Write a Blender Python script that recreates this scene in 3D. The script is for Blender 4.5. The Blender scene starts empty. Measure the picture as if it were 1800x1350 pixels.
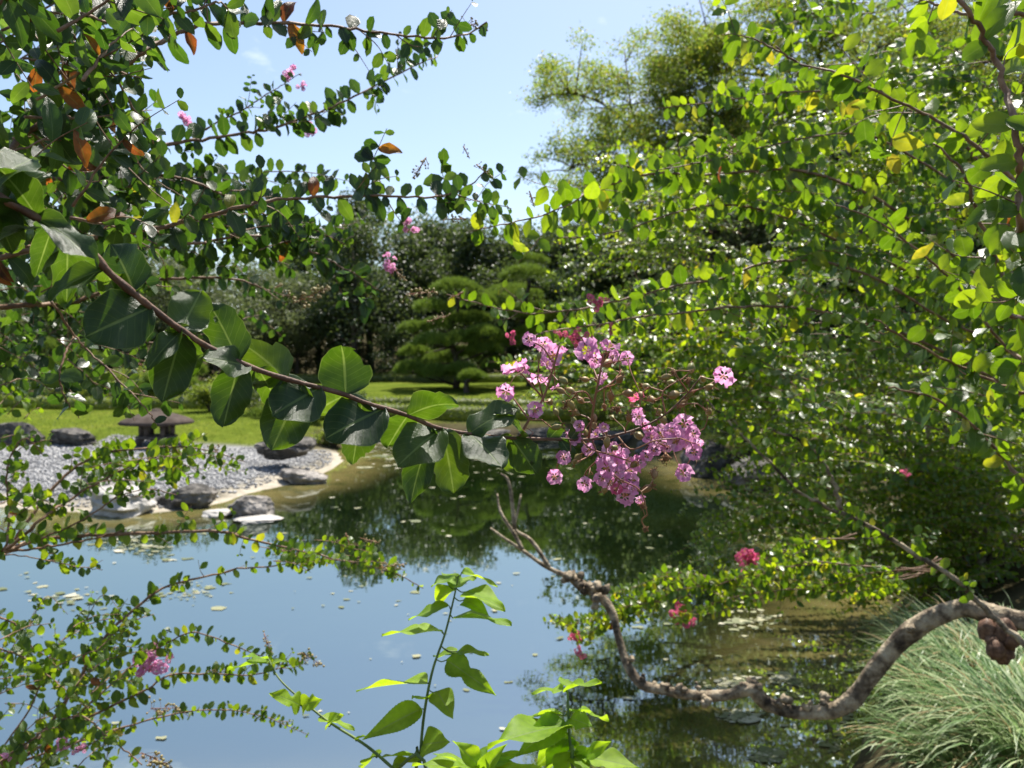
import bpy, math, random
import numpy as np
from mathutils import Vector, Matrix

random.seed(7)
rng = np.random.default_rng(7)
SC = bpy.context.scene
COL = SC.collection

# ------------------------------------------------------------------ camera
EYE = np.array([0.0, 0.0, 2.6])
FPX, CX, CY = 1352.0, 900.0, 675.0          # focal length in photo pixels (1800 wide)
PITCH = math.radians(1.82)
cam_d = bpy.data.cameras.new('camera')
cam = bpy.data.objects.new('camera', cam_d)
COL.objects.link(cam)
cam.location = EYE
cam.rotation_euler = (math.radians(90) - PITCH, 0, 0)
cam_d.sensor_width = 36
cam_d.lens = 36 * FPX / 1800
cam_d.clip_start = 0.05
cam_d.clip_end = 3000
cam_d.dof.use_dof = True
cam_d.dof.focus_distance = 0.86
cam_d.dof.aperture_fstop = 9.5
SC.camera = cam

# ------------------------------------------------------------------ sky, sun, exposure
SUN_EL, SUN_AZ = math.radians(63), math.radians(22)      # ahead of the camera, a little to the right
world = bpy.data.worlds.new('World')
SC.world = world
world.use_nodes = True
wt = world.node_tree
wt.nodes.clear()
w_out = wt.nodes.new('ShaderNodeOutputWorld')
w_bg = wt.nodes.new('ShaderNodeBackground')
w_sky = wt.nodes.new('ShaderNodeTexSky')
w_sky.sky_type = 'NISHITA'
w_sky.sun_disc = False
w_sky.sun_elevation = SUN_EL
w_sky.sun_rotation = SUN_AZ
w_sky.air_density = 1.0
w_sky.dust_density = 1.2
w_sky.ozone_density = 0.35
w_bg.inputs['Strength'].default_value = 0.10
# soft white cumulus low over the trees
w_tc = wt.nodes.new('ShaderNodeTexCoord')
w_map = wt.nodes.new('ShaderNodeMapping')
w_map.inputs['Scale'].default_value = (1.0, 1.0, 2.2)
w_map.inputs['Location'].default_value = (0.75, 0.3, 0.6)
w_no = wt.nodes.new('ShaderNodeTexNoise')
w_no.inputs['Scale'].default_value = 3.1
w_no.inputs['Detail'].default_value = 7
w_no.inputs['Roughness'].default_value = 0.55
w_rp = wt.nodes.new('ShaderNodeValToRGB')
w_rp.color_ramp.elements[0].position = 0.62
w_rp.color_ramp.elements[1].position = 0.74
w_mul = wt.nodes.new('ShaderNodeMath'); w_mul.operation = 'MULTIPLY'
w_mul.inputs[1].default_value = 0.65
w_mix = wt.nodes.new('ShaderNodeMixRGB')
w_mix.inputs['Color2'].default_value = (9.0, 9.2, 9.4, 1)
wt.links.new(w_tc.outputs['Generated'], w_map.inputs['Vector'])
wt.links.new(w_map.outputs[0], w_no.inputs['Vector'])
wt.links.new(w_no.outputs['Fac'], w_rp.inputs['Fac'])
wt.links.new(w_rp.outputs['Color'], w_mul.inputs[0])
wt.links.new(w_mul.outputs[0], w_mix.inputs['Fac'])
wt.links.new(w_sky.outputs[0], w_mix.inputs['Color1'])
wt.links.new(w_mix.outputs[0], w_bg.inputs['Color'])
wt.links.new(w_bg.outputs[0], w_out.inputs['Surface'])

SUN_DIR = np.array([math.sin(SUN_AZ) * math.cos(SUN_EL), math.cos(SUN_AZ) * math.cos(SUN_EL), math.sin(SUN_EL)])
sun_d = bpy.data.lights.new('sun', 'SUN')
sun_d.energy = 5.0
sun_d.angle = math.radians(0.5)
sun_d.color = (1.0, 0.95, 0.86)
sun = bpy.data.objects.new('sun', sun_d)
COL.objects.link(sun)
sun.rotation_euler = Vector(-SUN_DIR).to_track_quat('-Z', 'Y').to_euler()

SC.view_settings.view_transform = 'Standard'
SC.view_settings.look = 'None'
SC.view_settings.exposure = 0.98
SC.view_settings.gamma = 1.0
SC.view_settings.use_curve_mapping = False
SC.render.engine = 'CYCLES'
SC.cycles.use_denoising = True
SC.cycles.max_bounces = 8
SC.cycles.transmission_bounces = 6
SC.cycles.diffuse_bounces = 4
SC.cycles.glossy_bounces = 3
SC.cycles.transparent_max_bounces = 6
SC.cycles.sample_clamp_indirect = 6.0
SC.cycles.caustics_reflective = False
SC.cycles.caustics_refractive = False

# ------------------------------------------------------------------ helpers
FW = np.array([0, math.cos(PITCH), -math.sin(PITCH)])
UPV = np.array([0, math.sin(PITCH), math.cos(PITCH)])
RT = np.array([1.0, 0, 0])


def at(px, py, d):
    """world point seen at photo pixel (px, py), d metres in front of the camera"""
    return EYE + d * (FW + (px - CX) / FPX * RT - (py - CY) / FPX * UPV)


def gp(px, py, z=0.0):
    """world point on the level z seen at photo pixel (px, py)"""
    v = FW + (px - CX) / FPX * RT - (py - CY) / FPX * UPV
    return EYE + v * ((z - EYE[2]) / v[2])


def to_px(p):
    v = np.asarray(p) - EYE
    d = v @ FW
    d = np.where(np.abs(d) < 1e-4, 1e-4, d)
    return CX + FPX * (v @ RT) / d, CY - FPX * (v @ UPV) / d, d


def nrm(v):
    v = np.asarray(v, float)
    return v / np.maximum(np.linalg.norm(v, axis=-1, keepdims=True), 1e-9)


def spline(pts, n):
    """Catmull-Rom through pts, n samples evenly by index"""
    p = np.asarray(pts, float)
    p = np.vstack([2 * p[0] - p[1], p, 2 * p[-1] - p[-2]])
    m = len(p) - 3
    t = np.linspace(0, m, n)
    i = np.minimum(t.astype(int), m - 1)
    u = (t - i)[:, None]
    a, b, c, d = p[i], p[i + 1], p[i + 2], p[i + 3]
    return 0.5 * (2 * b + (c - a) * u + (2 * a - 5 * b + 4 * c - d) * u ** 2 + (3 * b - a - 3 * c + d) * u ** 3)


def resample(p, n):
    s = np.r_[0, np.cumsum(np.linalg.norm(np.diff(p, axis=0), axis=1))]
    t = np.linspace(0, s[-1], n)
    return np.stack([np.interp(t, s, p[:, k]) for k in range(3)], 1), s[-1]


class MB:
    """collects shapes for one mesh"""
    def __init__(self):
        self.v, self.f, self.n = [], [], 0

    def add(self, v, f):
        self.v.append(np.asarray(v, float))
        self.f.extend([tuple(int(i) + self.n for i in q) for q in f])
        self.n += len(v)

    def tube(self, pts, r0, r1=None, sides=6, wob=0.0, power=1.0, cap=True):
        pts = np.asarray(pts, float)
        n = len(pts)
        r1 = r0 if r1 is None else r1
        rad = np.asarray(r0, float) if np.ndim(r0) else r0 + (r1 - r0) * np.linspace(0, 1, n) ** power
        t = nrm(np.gradient(pts, axis=0))
        ref = np.array([0, 0, 1.0]) if abs(t[0][2]) < .9 else np.array([1.0, 0, 0])
        a = nrm(np.cross(ref, t[0]))
        ring = np.linspace(0, 2 * math.pi, sides, endpoint=False)
        vs = []
        for i in range(n):
            a = nrm(a - t[i] * (a @ t[i]))
            b = np.cross(t[i], a)
            rr = rad[i] * (1 + wob * rng.normal(size=sides)) if wob else np.full(sides, rad[i])
            vs.append(pts[i] + (np.cos(ring) * rr)[:, None] * a + (np.sin(ring) * rr)[:, None] * b)
        fs = []
        for i in range(n - 1):
            for k in range(sides):
                k2 = (k + 1) % sides
                fs.append((i * sides + k, i * sides + k2, (i + 1) * sides + k2, (i + 1) * sides + k))
        if cap:
            fs.append(tuple(range(sides))[::-1])
            fs.append(tuple((n - 1) * sides + k for k in range(sides)))
        self.add(np.vstack(vs), fs)

    def blob(self, c, r, sub=2, rough=0.15, sq=(1, 1, 1)):
        v, f = ICO[sub]
        d = 1 + rough * np.sin(v @ rng.normal(size=3) * 3 + rng.uniform(0, 6)) + rough * .7 * rng.normal(size=len(v))
        self.add(np.asarray(c) + v * d[:, None] * r * np.asarray(sq), f)

    def build(self, name, mat, parent=None, smooth=True):
        me = bpy.data.meshes.new(name)
        me.from_pydata(np.vstack(self.v).tolist(), [], self.f)
        if smooth:
            me.polygons.foreach_set('use_smooth', np.ones(len(me.polygons), bool))
        me.materials.append(mat)
        return link(name, me, parent)


def ico(sub):
    import bmesh
    bm = bmesh.new()
    bmesh.ops.create_icosphere(bm, subdivisions=sub, radius=1)
    v = np.array([x.co[:] for x in bm.verts])
    f = [tuple(x.index for x in q.verts) for q in bm.faces]
    bm.free()
    return v, f


ICO = {k: ico(k) for k in (1, 2, 3, 4)}


def link(name, data, parent=None):
    o = bpy.data.objects.new(name, data)
    COL.objects.link(o)
    if parent is not None:
        o.parent = parent
    return o


def tag(o, label=None, cat=None, group=None, kind=None):
    if label: o['label'] = label
    if cat: o['category'] = cat
    if group: o['group'] = group
    if kind: o['kind'] = kind
    return o


def thing(name, label, cat, loc=(0, 0, 0), group=None):
    o = link(name, None)
    o.location = [float(x) for x in loc]
    o.empty_display_size = 0.1
    return tag(o, label, cat, group)


def under(parent, child):
    """parent a child whose mesh is in world coordinates to an Empty that is not at the origin"""
    child.parent = parent
    child.matrix_parent_inverse = Matrix.Translation(parent.location).inverted()
    return child


def raw_mesh(name, v, quads, uv=None, mat=None, smooth=True):
    """fast mesh from arrays; quads (m,k) all with the same number of corners"""
    me = bpy.data.meshes.new(name)
    v = np.ascontiguousarray(v, np.float32)
    q = np.ascontiguousarray(quads, np.int32)
    m, k = q.shape
    me.vertices.add(len(v)); me.vertices.foreach_set('co', v.ravel())
    me.loops.add(m * k); me.loops.foreach_set('vertex_index', q.ravel())
    me.polygons.add(m); me.polygons.foreach_set('loop_start', np.arange(0, m * k, k, dtype=np.int32))
    me.polygons.foreach_set('use_smooth', np.full(m, smooth, bool))
    if uv is not None:
        lay = me.uv_layers.new(name='UVMap')
        lay.data.foreach_set('uv', np.ascontiguousarray(uv[q.ravel()], np.float32).ravel())
    me.update(calc_edges=True)
    if mat: me.materials.append(mat)
    return me


def batch(name, tmpl, R, T, mat, parent=None):
    """one mesh holding a copy of the template (v, f, uv) for every matrix R (n,3,3) and position T (n,3)"""
    tv, tf, tuv = tmpl
    n, k = len(T), len(tv)
    v = np.einsum('nij,kj->nki', R, tv) + T[:, None, :]
    f = (np.arange(n)[:, None, None] * k + np.asarray(tf)[None]).reshape(-1, np.shape(tf)[1])
    uv = None if tuv is None else np.tile(tuv, (n, 1))
    return link(name, raw_mesh(name, v.reshape(-1, 3), f, uv, mat), parent)


# ------------------------------------------------------------------ materials
def new_mat(name):
    m = bpy.data.materials.new(name)
    m.use_nodes = True
    t = m.node_tree
    t.nodes.clear()
    return m, t, lambda kind, **kw: _node(t, kind, kw)


def _node(t, kind, kw):
    n = t.nodes.new('ShaderNode' + kind)
    for k, v in kw.items():
        if k in n.inputs.keys():
            n.inputs[k].default_value = v
        else:
            setattr(n, k, v)
    return n


def ramp(t, stops):
    n = t.nodes.new('ShaderNodeValToRGB')
    e = n.color_ramp.elements
    while len(e) < len(stops):
        e.new(0.5)
    for x, (p, c) in zip(e, stops):
        x.position = p
        x.color = (*c, 1)
    return n


def leaf_mat(name, refl, trans, rough=0.38, mixf=0.45, veins=True, vein_amt=0.35, spec=0.5, spots=0.25):
    """refl, trans: lists of (position, colour) picked per leaf at random"""
    m, t, N = new_mat(name)
    L = t.links.new
    out = N('OutputMaterial')
    oi = N('ObjectInfo'); ge = N('NewGeometry')
    ad = N('Math', operation='ADD'); fr = N('Math', operation='FRACT')
    L(oi.outputs['Random'], ad.inputs[0]); L(ge.outputs['Random Per Island'], ad.inputs[1]); L(ad.outputs[0], fr.inputs[0])
    r1, r2 = ramp(t, refl), ramp(t, trans)
    L(fr.outputs[0], r1.inputs[0]); L(fr.outputs[0], r2.inputs[0])
    c1, c2 = r1.outputs[0], r2.outputs[0]
    pb = N('BsdfPrincipled', Roughness=rough)
    pb.inputs['Specular IOR Level'].default_value = spec
    tr = N('BsdfTranslucent')
    if veins:
        uv = N('UVMap'); sx = N('SeparateXYZ'); L(uv.outputs[0], sx.inputs[0])
        s = N('Math', operation='SUBTRACT'); s.inputs[1].default_value = .5; L(sx.outputs[0], s.inputs[0])
        ab = N('Math', operation='ABSOLUTE'); L(s.outputs[0], ab.inputs[0])
        mid = N('MapRange', interpolation_type='SMOOTHSTEP'); L(ab.outputs[0], mid.inputs[0])
        for i, x in zip((1, 2, 3, 4), (0.012, 0.035, 1, 0)): mid.inputs[i].default_value = x
        sl = N('Math', operation='MULTIPLY_ADD'); sl.inputs[1].default_value = -0.55; L(ab.outputs[0], sl.inputs[0]); L(sx.outputs[1], sl.inputs[2])
        fq = N('Math', operation='MULTIPLY'); fq.inputs[1].default_value = 8.0; L(sl.outputs[0], fq.inputs[0])
        ff = N('Math', operation='PINGPONG'); ff.inputs[1].default_value = .5; L(fq.outputs[0], ff.inputs[0])
        lat = N('MapRange', interpolation_type='SMOOTHSTEP'); L(ff.outputs[0], lat.inputs[0])
        for i, x in zip((1, 2, 3, 4), (0.0, 0.06, .42, 0)): lat.inputs[i].default_value = x
        mx0 = N('Math', operation='MAXIMUM'); L(mid.outputs[0], mx0.inputs[0]); L(lat.outputs[0], mx0.inputs[1])
        rim = N('MapRange', interpolation_type='SMOOTHSTEP'); L(ab.outputs[0], rim.inputs[0])
        for i, x in zip((1, 2, 3, 4), (0.478, 0.497, 0, .9)): rim.inputs[i].default_value = x
        mx = N('Math', operation='MAXIMUM'); L(mx0.outputs[0], mx.inputs[0]); L(rim.outputs[0], mx.inputs[1])
        va = N('Math', operation='MULTIPLY'); va.inputs[1].default_value = vein_amt; L(mx.outputs[0], va.inputs[0])
        vein_r = N('MixRGB'); L(va.outputs[0], vein_r.inputs[0]); L(c1, vein_r.inputs[1]); vein_r.inputs[2].default_value = (.22, .30, .10, 1)
        vein_t = N('MixRGB'); L(va.outputs[0], vein_t.inputs[0]); L(c2, vein_t.inputs[1]); vein_t.inputs[2].default_value = (.45, .55, .12, 1)
        c1, c2 = vein_r.outputs[0], vein_t.outputs[0]
        bp = N('Bump', Strength=0.35, Distance=0.002)
        no2 = N('TexNoise', Scale=90.0); L(N('TexCoord').outputs['Object'], no2.inputs['Vector'])
        hs = N('Math', operation='MULTIPLY_ADD'); hs.inputs[1].default_value = -0.8; L(mx.outputs[0], hs.inputs[0]); L(no2.outputs[0], hs.inputs[2])
        L(hs.outputs[0], bp.inputs['Height']); L(bp.outputs[0], pb.inputs['Normal'])
    if spots:
        tc = N('NewGeometry'); no = N('TexNoise', Scale=70.0, Detail=3.0)
        L(tc.outputs['Position'], no.inputs['Vector'])
        rp = ramp(t, [(0.30, (1 - spots, 1 - .8 * spots, 1 - spots)), (0.66, (1,) * 3)])
        L(no.outputs[0], rp.inputs[0])
        for k in (1, 2):
            mm = N('MixRGB', blend_type='MULTIPLY'); mm.inputs[0].default_value = 1
            L(c1 if k == 1 else c2, mm.inputs[1]); L(rp.outputs[0], mm.inputs[2])
            if k == 1: c1 = mm.outputs[0]
            else: c2 = mm.outputs[0]
    L(c1, pb.inputs['Base Color']); L(c2, tr.inputs['Color'])
    mi = N('MixShader'); mi.inputs[0].default_value = mixf
    L(pb.outputs[0], mi.inputs[1]); L(tr.outputs[0], mi.inputs[2]); L(mi.outputs[0], out.inputs[0])
    return m


def noise_mat(name, stops, scale=4.0, rough=0.85, detail=6.0, bump=0.3, bscale=None, dist=0.02, spec=0.3, coord='Object', stretch=None, metallic=0):
    m, t, N = new_mat(name)
    L = t.links.new
    out = N('OutputMaterial'); pb = N('BsdfPrincipled', Roughness=rough)
    pb.inputs['Specular IOR Level'].default_value = spec
    tc = N('TexCoord')
    src = tc.outputs[coord]
    if stretch:
        mp = N('Mapping'); mp.inputs['Scale'].default_value = stretch
        L(src, mp.inputs[0]); src = mp.outputs[0]
    no = N('TexNoise', Scale=scale, Detail=detail, Roughness=0.6); L(src, no.inputs['Vector'])
    r = ramp(t, stops); L(no.outputs[0], r.inputs[0]); L(r.outputs[0], pb.inputs['Base Color'])
    n2 = N('TexNoise', Scale=bscale or scale * 4, Detail=6.0); L(src, n2.inputs['Vector'])
    bp = N('Bump', Strength=bump, Distance=dist); L(n2.outputs[0], bp.inputs['Height']); L(bp.outputs[0], pb.inputs['Normal'])
    L(pb.outputs[0], out.inputs[0])
    return m


G = lambda *s: [(p, c) for p, c in s]
M = {}
# crape myrtle leaves: dark glossy above, glowing yellow-green against the sun
M['leaf_near'] = leaf_mat('crape_leaf_near', G((0, (.018, .040, .010)), (.6, (.030, .062, .014)), (1, (.045, .08, .016))),
                          G((0, (.07, .15, .006)), (.6, (.12, .22, .008)), (1, (.20, .31, .010))), rough=.34, mixf=.40, vein_amt=.5, spots=.4)
M['leaf'] = leaf_mat('crape_leaf', G((0, (.035, .08, .014)), (.55, (.065, .13, .02)), (.93, (.10, .17, .025)), (1, (.17, .16, .025))),
                     G((0, (.12, .24, .005)), (.55, (.26, .42, .007)), (.94, (.44, .58, .012)), (1, (.62, .58, .02))), rough=.36, mixf=.5, vein_amt=.25)
M['leaf_dark'] = leaf_mat('crape_leaf_dark', G((0, (.014, .032, .009)), (.6, (.026, .055, .013)), (1, (.045, .08, .016))),
                          G((0, (.05, .13, .01)), (.6, (.11, .24, .012)), (1, (.22, .36, .02))), rough=.34, mixf=.40, vein_amt=.25)
M['leaf_yellow'] = leaf_mat('leaf_yellow', G((0, (.16, .18, .02)), (1, (.28, .20, .02))), G((0, (.50, .58, .03)), (1, (.72, .50, .03))), mixf=.5, spots=.6)
M['leaf_orange'] = leaf_mat('leaf_orange', G((0, (.22, .06, .012)), (.6, (.16, .04, .012)), (1, (.08, .03, .012))),
                            G((0, (.75, .28, .02)), (.6, (.60, .14, .02)), (1, (.22, .07, .02))), mixf=.5, spots=.7)
M['mulberry'] = leaf_mat('mulberry_leaf', G((0, (.16, .29, .022)), (1, (.27, .42, .03))), G((0, (.38, .60, .015)), (1, (.58, .76, .02))), rough=.5, mixf=.5, spec=.35, vein_amt=.75, spots=.3)
M['mass'] = leaf_mat('crape_mass_leaf', G((0, (.040, .080, .010)), (.5, (.080, .14, .015)), (.93, (.13, .20, .022)), (1, (.22, .19, .03))),
                     G((0, (.17, .32, .005)), (.5, (.38, .56, .008)), (.93, (.56, .70, .012)), (1, (.76, .62, .02))), rough=.34, mixf=.46, veins=False, spots=0)
M['zelkova'] = leaf_mat('zelkova_leaf', G((0, (.065, .105, .018)), (.6, (.10, .14, .025)), (1, (.16, .15, .03))),
                        G((0, (.23, .36, .035)), (.6, (.33, .45, .045)), (1, (.50, .44, .05))), rough=.5, mixf=.5, veins=False, spots=0)
M['wood'] = leaf_mat('woodland_leaf', G((0, (.022, .04, .014)), (.6, (.04, .064, .02)), (1, (.065, .085, .03))),
                     G((0, (.08, .13, .025)), (1, (.17, .23, .05))), rough=.5, mixf=.32, veins=False, spots=0)
M['wood_pale'] = leaf_mat('pale_woodland_leaf', G((0, (.06, .085, .035)), (1, (.11, .13, .055))),
                          G((0, (.16, .22, .07)), (1, (.26, .31, .10))), rough=.6, mixf=.32, veins=False, spots=0)
M['pine'] = leaf_mat('pine_needle', G((0, (.085, .14, .025)), (1, (.14, .20, .035))), G((0, (.22, .34, .04)), (1, (.30, .42, .05))), rough=.6, mixf=.25, veins=False, spots=0, spec=.25)
M['hedge'] = leaf_mat('hedge_leaf', G((0, (.06, .09, .016)), (1, (.11, .13, .025))), G((0, (.24, .36, .03)), (1, (.40, .46, .05))), rough=.5, mixf=.4, veins=False, spots=0)
M['grassblade'] = leaf_mat('striped_grass', G((0, (.05, .12, .025)), (.55, (.13, .22, .07)), (1, (.50, .56, .32))),
                           G((0, (.20, .34, .10)), (1, (.46, .54, .28))), rough=.4, mixf=.4, veins=False, spots=0)
M['straw'] = leaf_mat('straw', G((0, (.20, .13, .05)), (1, (.42, .32, .16))), G((0, (.3, .2, .08)), (1, (.5, .4, .2))), rough=.7, mixf=.3, veins=False, spots=0)
M['petal'] = leaf_mat('lilac_petal', G((0, (.74, .27, .55)), (.6, (.80, .37, .63)), (1, (.85, .50, .72))),
                      G((0, (.90, .38, .68)), (1, (.95, .56, .80))), rough=.6, mixf=.5, veins=False, spots=0, spec=.2)
M['petal_hot'] = leaf_mat('crimson_petal', G((0, (.60, .08, .20)), (1, (.62, .16, .30))), G((0, (.85, .12, .30)), (1, (.9, .25, .42))), rough=.6, mixf=.5, veins=False, spots=0, spec=.2)
M['stamen'] = leaf_mat('stamen', G((0, (.50, .26, .05)), (1, (.5, .3, .08))), G((0, (.7, .5, .1)), (1, (.7, .5, .1))), veins=False, spots=0)
M['bud'] = leaf_mat('seed_capsule', G((0, (.24, .24, .06)), (.5, (.34, .24, .08)), (1, (.34, .15, .07))), G((0, (.30, .28, .05)), (1, (.35, .18, .06))), rough=.5, mixf=.15, veins=False, spots=.4)
M['bud_pale'] = leaf_mat('flower_bud', G((0, (.26, .24, .08)), (1, (.40, .30, .14))), G((0, (.4, .4, .1)), (1, (.5, .4, .15))), rough=.5, mixf=.25, veins=False, spots=0)
M['dry'] = noise_mat('dried_flower', [(.3, (.10, .05, .025)), (.7, (.36, .19, .09))], 200, .8)
M['twig'] = noise_mat('twig_bark', [(.25, (.07, .042, .026)), (.5, (.20, .115, .068)), (.8, (.42, .29, .19))], 40, .6, bump=.4, dist=.002, stretch=(1, 1, 1))
M['twig_dark'] = noise_mat('dark_twig_bark', [(.25, (.04, .022, .015)), (.5, (.12, .062, .038)), (.8, (.26, .16, .10))], 60, .6, bump=.6, dist=.002)
M['stalk'] = noise_mat('panicle_stalk', [(.3, (.20, .12, .05)), (.7, (.30, .10, .07))], 60, .5, bump=.2, dist=.001)
M['green_stem'] = noise_mat('green_stem', [(.3, (.06, .10, .03)), (.7, (.16, .22, .05))], 30, .5, bump=.1, dist=.001)
M['bark_dead'] = noise_mat('dead_bark', [(.36, (.035, .026, .018)), (.46, (.13, .098, .066)), (.57, (.34, .275, .19)), (.76, (.56, .48, .35))], 13, .9, detail=9.0, bump=1.0, bscale=55, dist=.012)
M['bark'] = noise_mat('tree_bark', [(.3, (.035, .027, .02)), (.7, (.10, .08, .06))], 5, .9, bump=.6, dist=.03)
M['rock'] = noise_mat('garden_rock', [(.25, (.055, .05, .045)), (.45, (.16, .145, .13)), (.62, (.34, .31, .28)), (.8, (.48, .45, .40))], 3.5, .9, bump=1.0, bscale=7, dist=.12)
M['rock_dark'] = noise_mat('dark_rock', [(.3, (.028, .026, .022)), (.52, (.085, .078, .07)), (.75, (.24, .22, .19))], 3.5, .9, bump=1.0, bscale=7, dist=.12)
M['stone_pale'] = noise_mat('pale_stone', [(.25, (.26, .25, .23)), (.6, (.42, .40, .37)), (.85, (.55, .52, .47))], 3.0, .85, bump=.6, bscale=14, dist=.03, stretch=(1, 1, 3))
M['lantern'] = noise_mat('lantern_stone', [(.3, (.06, .05, .045)), (.7, (.15, .125, .11))], 6, .7, bump=.4, dist=.02)
M['lantern_roof'] = noise_mat('lantern_roof', [(.3, (.05, .038, .032)), (.7, (.10, .08, .07))], 5, .95, spec=.05, bump=.3, dist=.01)


def pebble_mat():
    m, t, N = new_mat('pebble')
    L = t.links.new
    ge = N('NewGeometry')
    r = ramp(t, [(0, (.14, .14, .145)), (.4, (.22, .22, .225)), (.8, (.31, .305, .30)), (1, (.42, .41, .39))])
    L(ge.outputs['Random Per Island'], r.inputs[0])
    pb = N('BsdfPrincipled', Roughness=.6); L(r.outputs[0], pb.inputs['Base Color'])
    L(pb.outputs[0], N('OutputMaterial').inputs[0])
    return m


M['pebble'] = pebble_mat()


def debris_mat():
    m, t, N = new_mat('floating_debris')
    L = t.links.new
    ge = N('NewGeometry')
    r = ramp(t, [(0, (.08, .10, .03)), (.45, (.16, .17, .07)), (.8, (.26, .25, .14)), (1, (.42, .40, .30))])
    L(ge.outputs['Random Per Island'], r.inputs[0])
    pb = N('BsdfPrincipled', Roughness=.55); L(r.outputs[0], pb.inputs['Base Color'])
    L(pb.outputs[0], N('OutputMaterial').inputs[0])
    return m


M['debris'] = debris_mat()


def water_mat():
    m, t, N = new_mat('pond_water')
    L = t.links.new
    tc = N('NewGeometry')
    no = N('TexNoise', Scale=.35, Detail=5.0); L(tc.outputs['Position'], no.inputs['Vector'])
    deep = ramp(t, [(.35, (.003, .007, .002)), (.6, (.009, .015, .004))])
    bed = ramp(t, [(.35, (.10, .095, .03)), (.5, (.20, .165, .06)), (.7, (.13, .13, .04))])
    L(no.outputs[0], deep.inputs[0])
    n3 = N('TexNoise', Scale=1.6, Detail=6.0); L(tc.outputs['Position'], n3.inputs['Vector']); L(n3.outputs[0], bed.inputs[0])
    at_ = N('VertexColor', layer_name='shallow')
    mx = N('MixRGB'); L(at_.outputs[0], mx.inputs[0]); L(deep.outputs[0], mx.inputs[1]); L(bed.outputs[0], mx.inputs[2])
    pb = N('BsdfPrincipled', Roughness=.015); L(mx.outputs[0], pb.inputs['Base Color'])
    pb.inputs['IOR'].default_value = 6.0
    pb.inputs['Specular Tint'].default_value = (.90, .99, .95, 1)
    mp = N('Mapping'); mp.inputs['Scale'].default_value = (1.0, 1.7, 1); L(tc.outputs['Position'], mp.inputs[0])
    n2 = N('TexNoise', Scale=2.2, Detail=3.0, Roughness=.5); L(mp.outputs[0], n2.inputs['Vector'])
    bp = N('Bump', Strength=.03, Distance=.02); L(n2.outputs[0], bp.inputs['Height']); L(bp.outputs[0], pb.inputs['Normal'])
    L(pb.outputs[0], N('OutputMaterial').inputs[0])
    return m


M['water'] = water_mat()


def ground_mat():
    m, t, N = new_mat('ground')
    L = t.links.new
    tc = N('NewGeometry')
    zone = N('VertexColor', layer_name='zone'); sp = N('SeparateColor'); L(zone.outputs[0], sp.inputs[0])
    def nz(scale, stops, detail=6.0):
        no = N('TexNoise', Scale=scale, Detail=detail, Roughness=.65); L(tc.outputs['Position'], no.inputs['Vector'])
        r = ramp(t, stops); L(no.outputs[0], r.inputs[0]); return r.outputs[0]
    lawn_a = nz(.35, [(.35, (.075, .105, .016)), (.5, (.115, .15, .022)), (.68, (.17, .185, .034))])
    lawn_b = nz(6.0, [(.3, (.55, .58, .5)), (.7, (1, 1, 1))])
    lm = N('MixRGB', blend_type='MULTIPLY'); lm.inputs[0].default_value = 1; L(lawn_a, lm.inputs[1]); L(lawn_b, lm.inputs[2]); lawn = lm.outputs[0]
    soil = nz(1.5, [(.3, (.035, .03, .018)), (.6, (.075, .065, .035)), (.8, (.07, .09, .025))])
    grav = nz(14, [(.3, (.12, .12, .12)), (.6, (.27, .27, .275)), (.8, (.38, .37, .36))])
    sand = nz(3.5, [(.3, (.26, .23, .18)), (.7, (.42, .38, .31))])
    c = soil
    for k, col in ((0, lawn), (1, grav), (2, sand)):
        mx = N('MixRGB'); L(sp.outputs[k], mx.inputs[0]); L(c, mx.inputs[1]); L(col, mx.inputs[2]); c = mx.outputs[0]
    pb = N('BsdfPrincipled', Roughness=.9); L(c, pb.inputs['Base Color'])
    pb.inputs['Specular IOR Level'].default_value = 0.0
    n2 = N('TexNoise', Scale=9.0, Detail=8.0); L(tc.outputs['Position'], n2.inputs['Vector'])
    bp = N('Bump', Strength=.5, Distance=.06); L(n2.outputs[0], bp.inputs['Height']); L(bp.outputs[0], pb.inputs['Normal'])
    L(pb.outputs[0], N('OutputMaterial').inputs[0])
    return m


M['ground'] = ground_mat()

# ------------------------------------------------------------------ terrain and pond
POND = np.array([(2.25, 4.9), (1.6, 3.9), (0.4, 3.3), (-4, 3.3), (-9, 3.6), (-16, 5), (-24, 8), (-24, 12), (-14, 13.4), (-8.9, 13.4),
                 (-7.1, 12.9), (-6.1, 12.9), (-5.3, 13.6), (-5.0, 15.1), (-4.5, 16.1), (-4.2, 18.2), (-4.3, 19.7), (-5.0, 22), (-5.2, 25.0),
                 (-2, 26.4), (2, 26), (4, 22), (4.3, 18), (4.6, 15.6), (5.9, 15), (5.6, 13.1), (4.7, 10.5), (4.2, 8.6), (3.8, 7.4), (3.1, 6.2)])


def pond_dist(x, y):
    """signed distance to the shore, positive on land"""
    p = np.stack([x, y], -1)
    best = np.full(x.shape, 1e9)
    inside = np.zeros(x.shape, bool)
    n = len(POND)
    for i in range(n):
        a, b = POND[i], POND[(i + 1) % n]
        ab = b - a
        h = np.clip(((p - a) @ ab) / (ab @ ab), 0, 1)
        best = np.minimum(best, np.linalg.norm(p - a - h[..., None] * ab, axis=-1))
        cross = ((a[1] > y) != (b[1] > y)) & (x < (b[0] - a[0]) * (y - a[1]) / (b[1] - a[1] + 1e-12) + a[0])
        inside ^= cross
    return np.where(inside, -best, best)


def sst(x, a, b):
    u = np.clip((x - a) / (b - a), 0, 1)
    return u * u * (3 - 2 * u)


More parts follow.
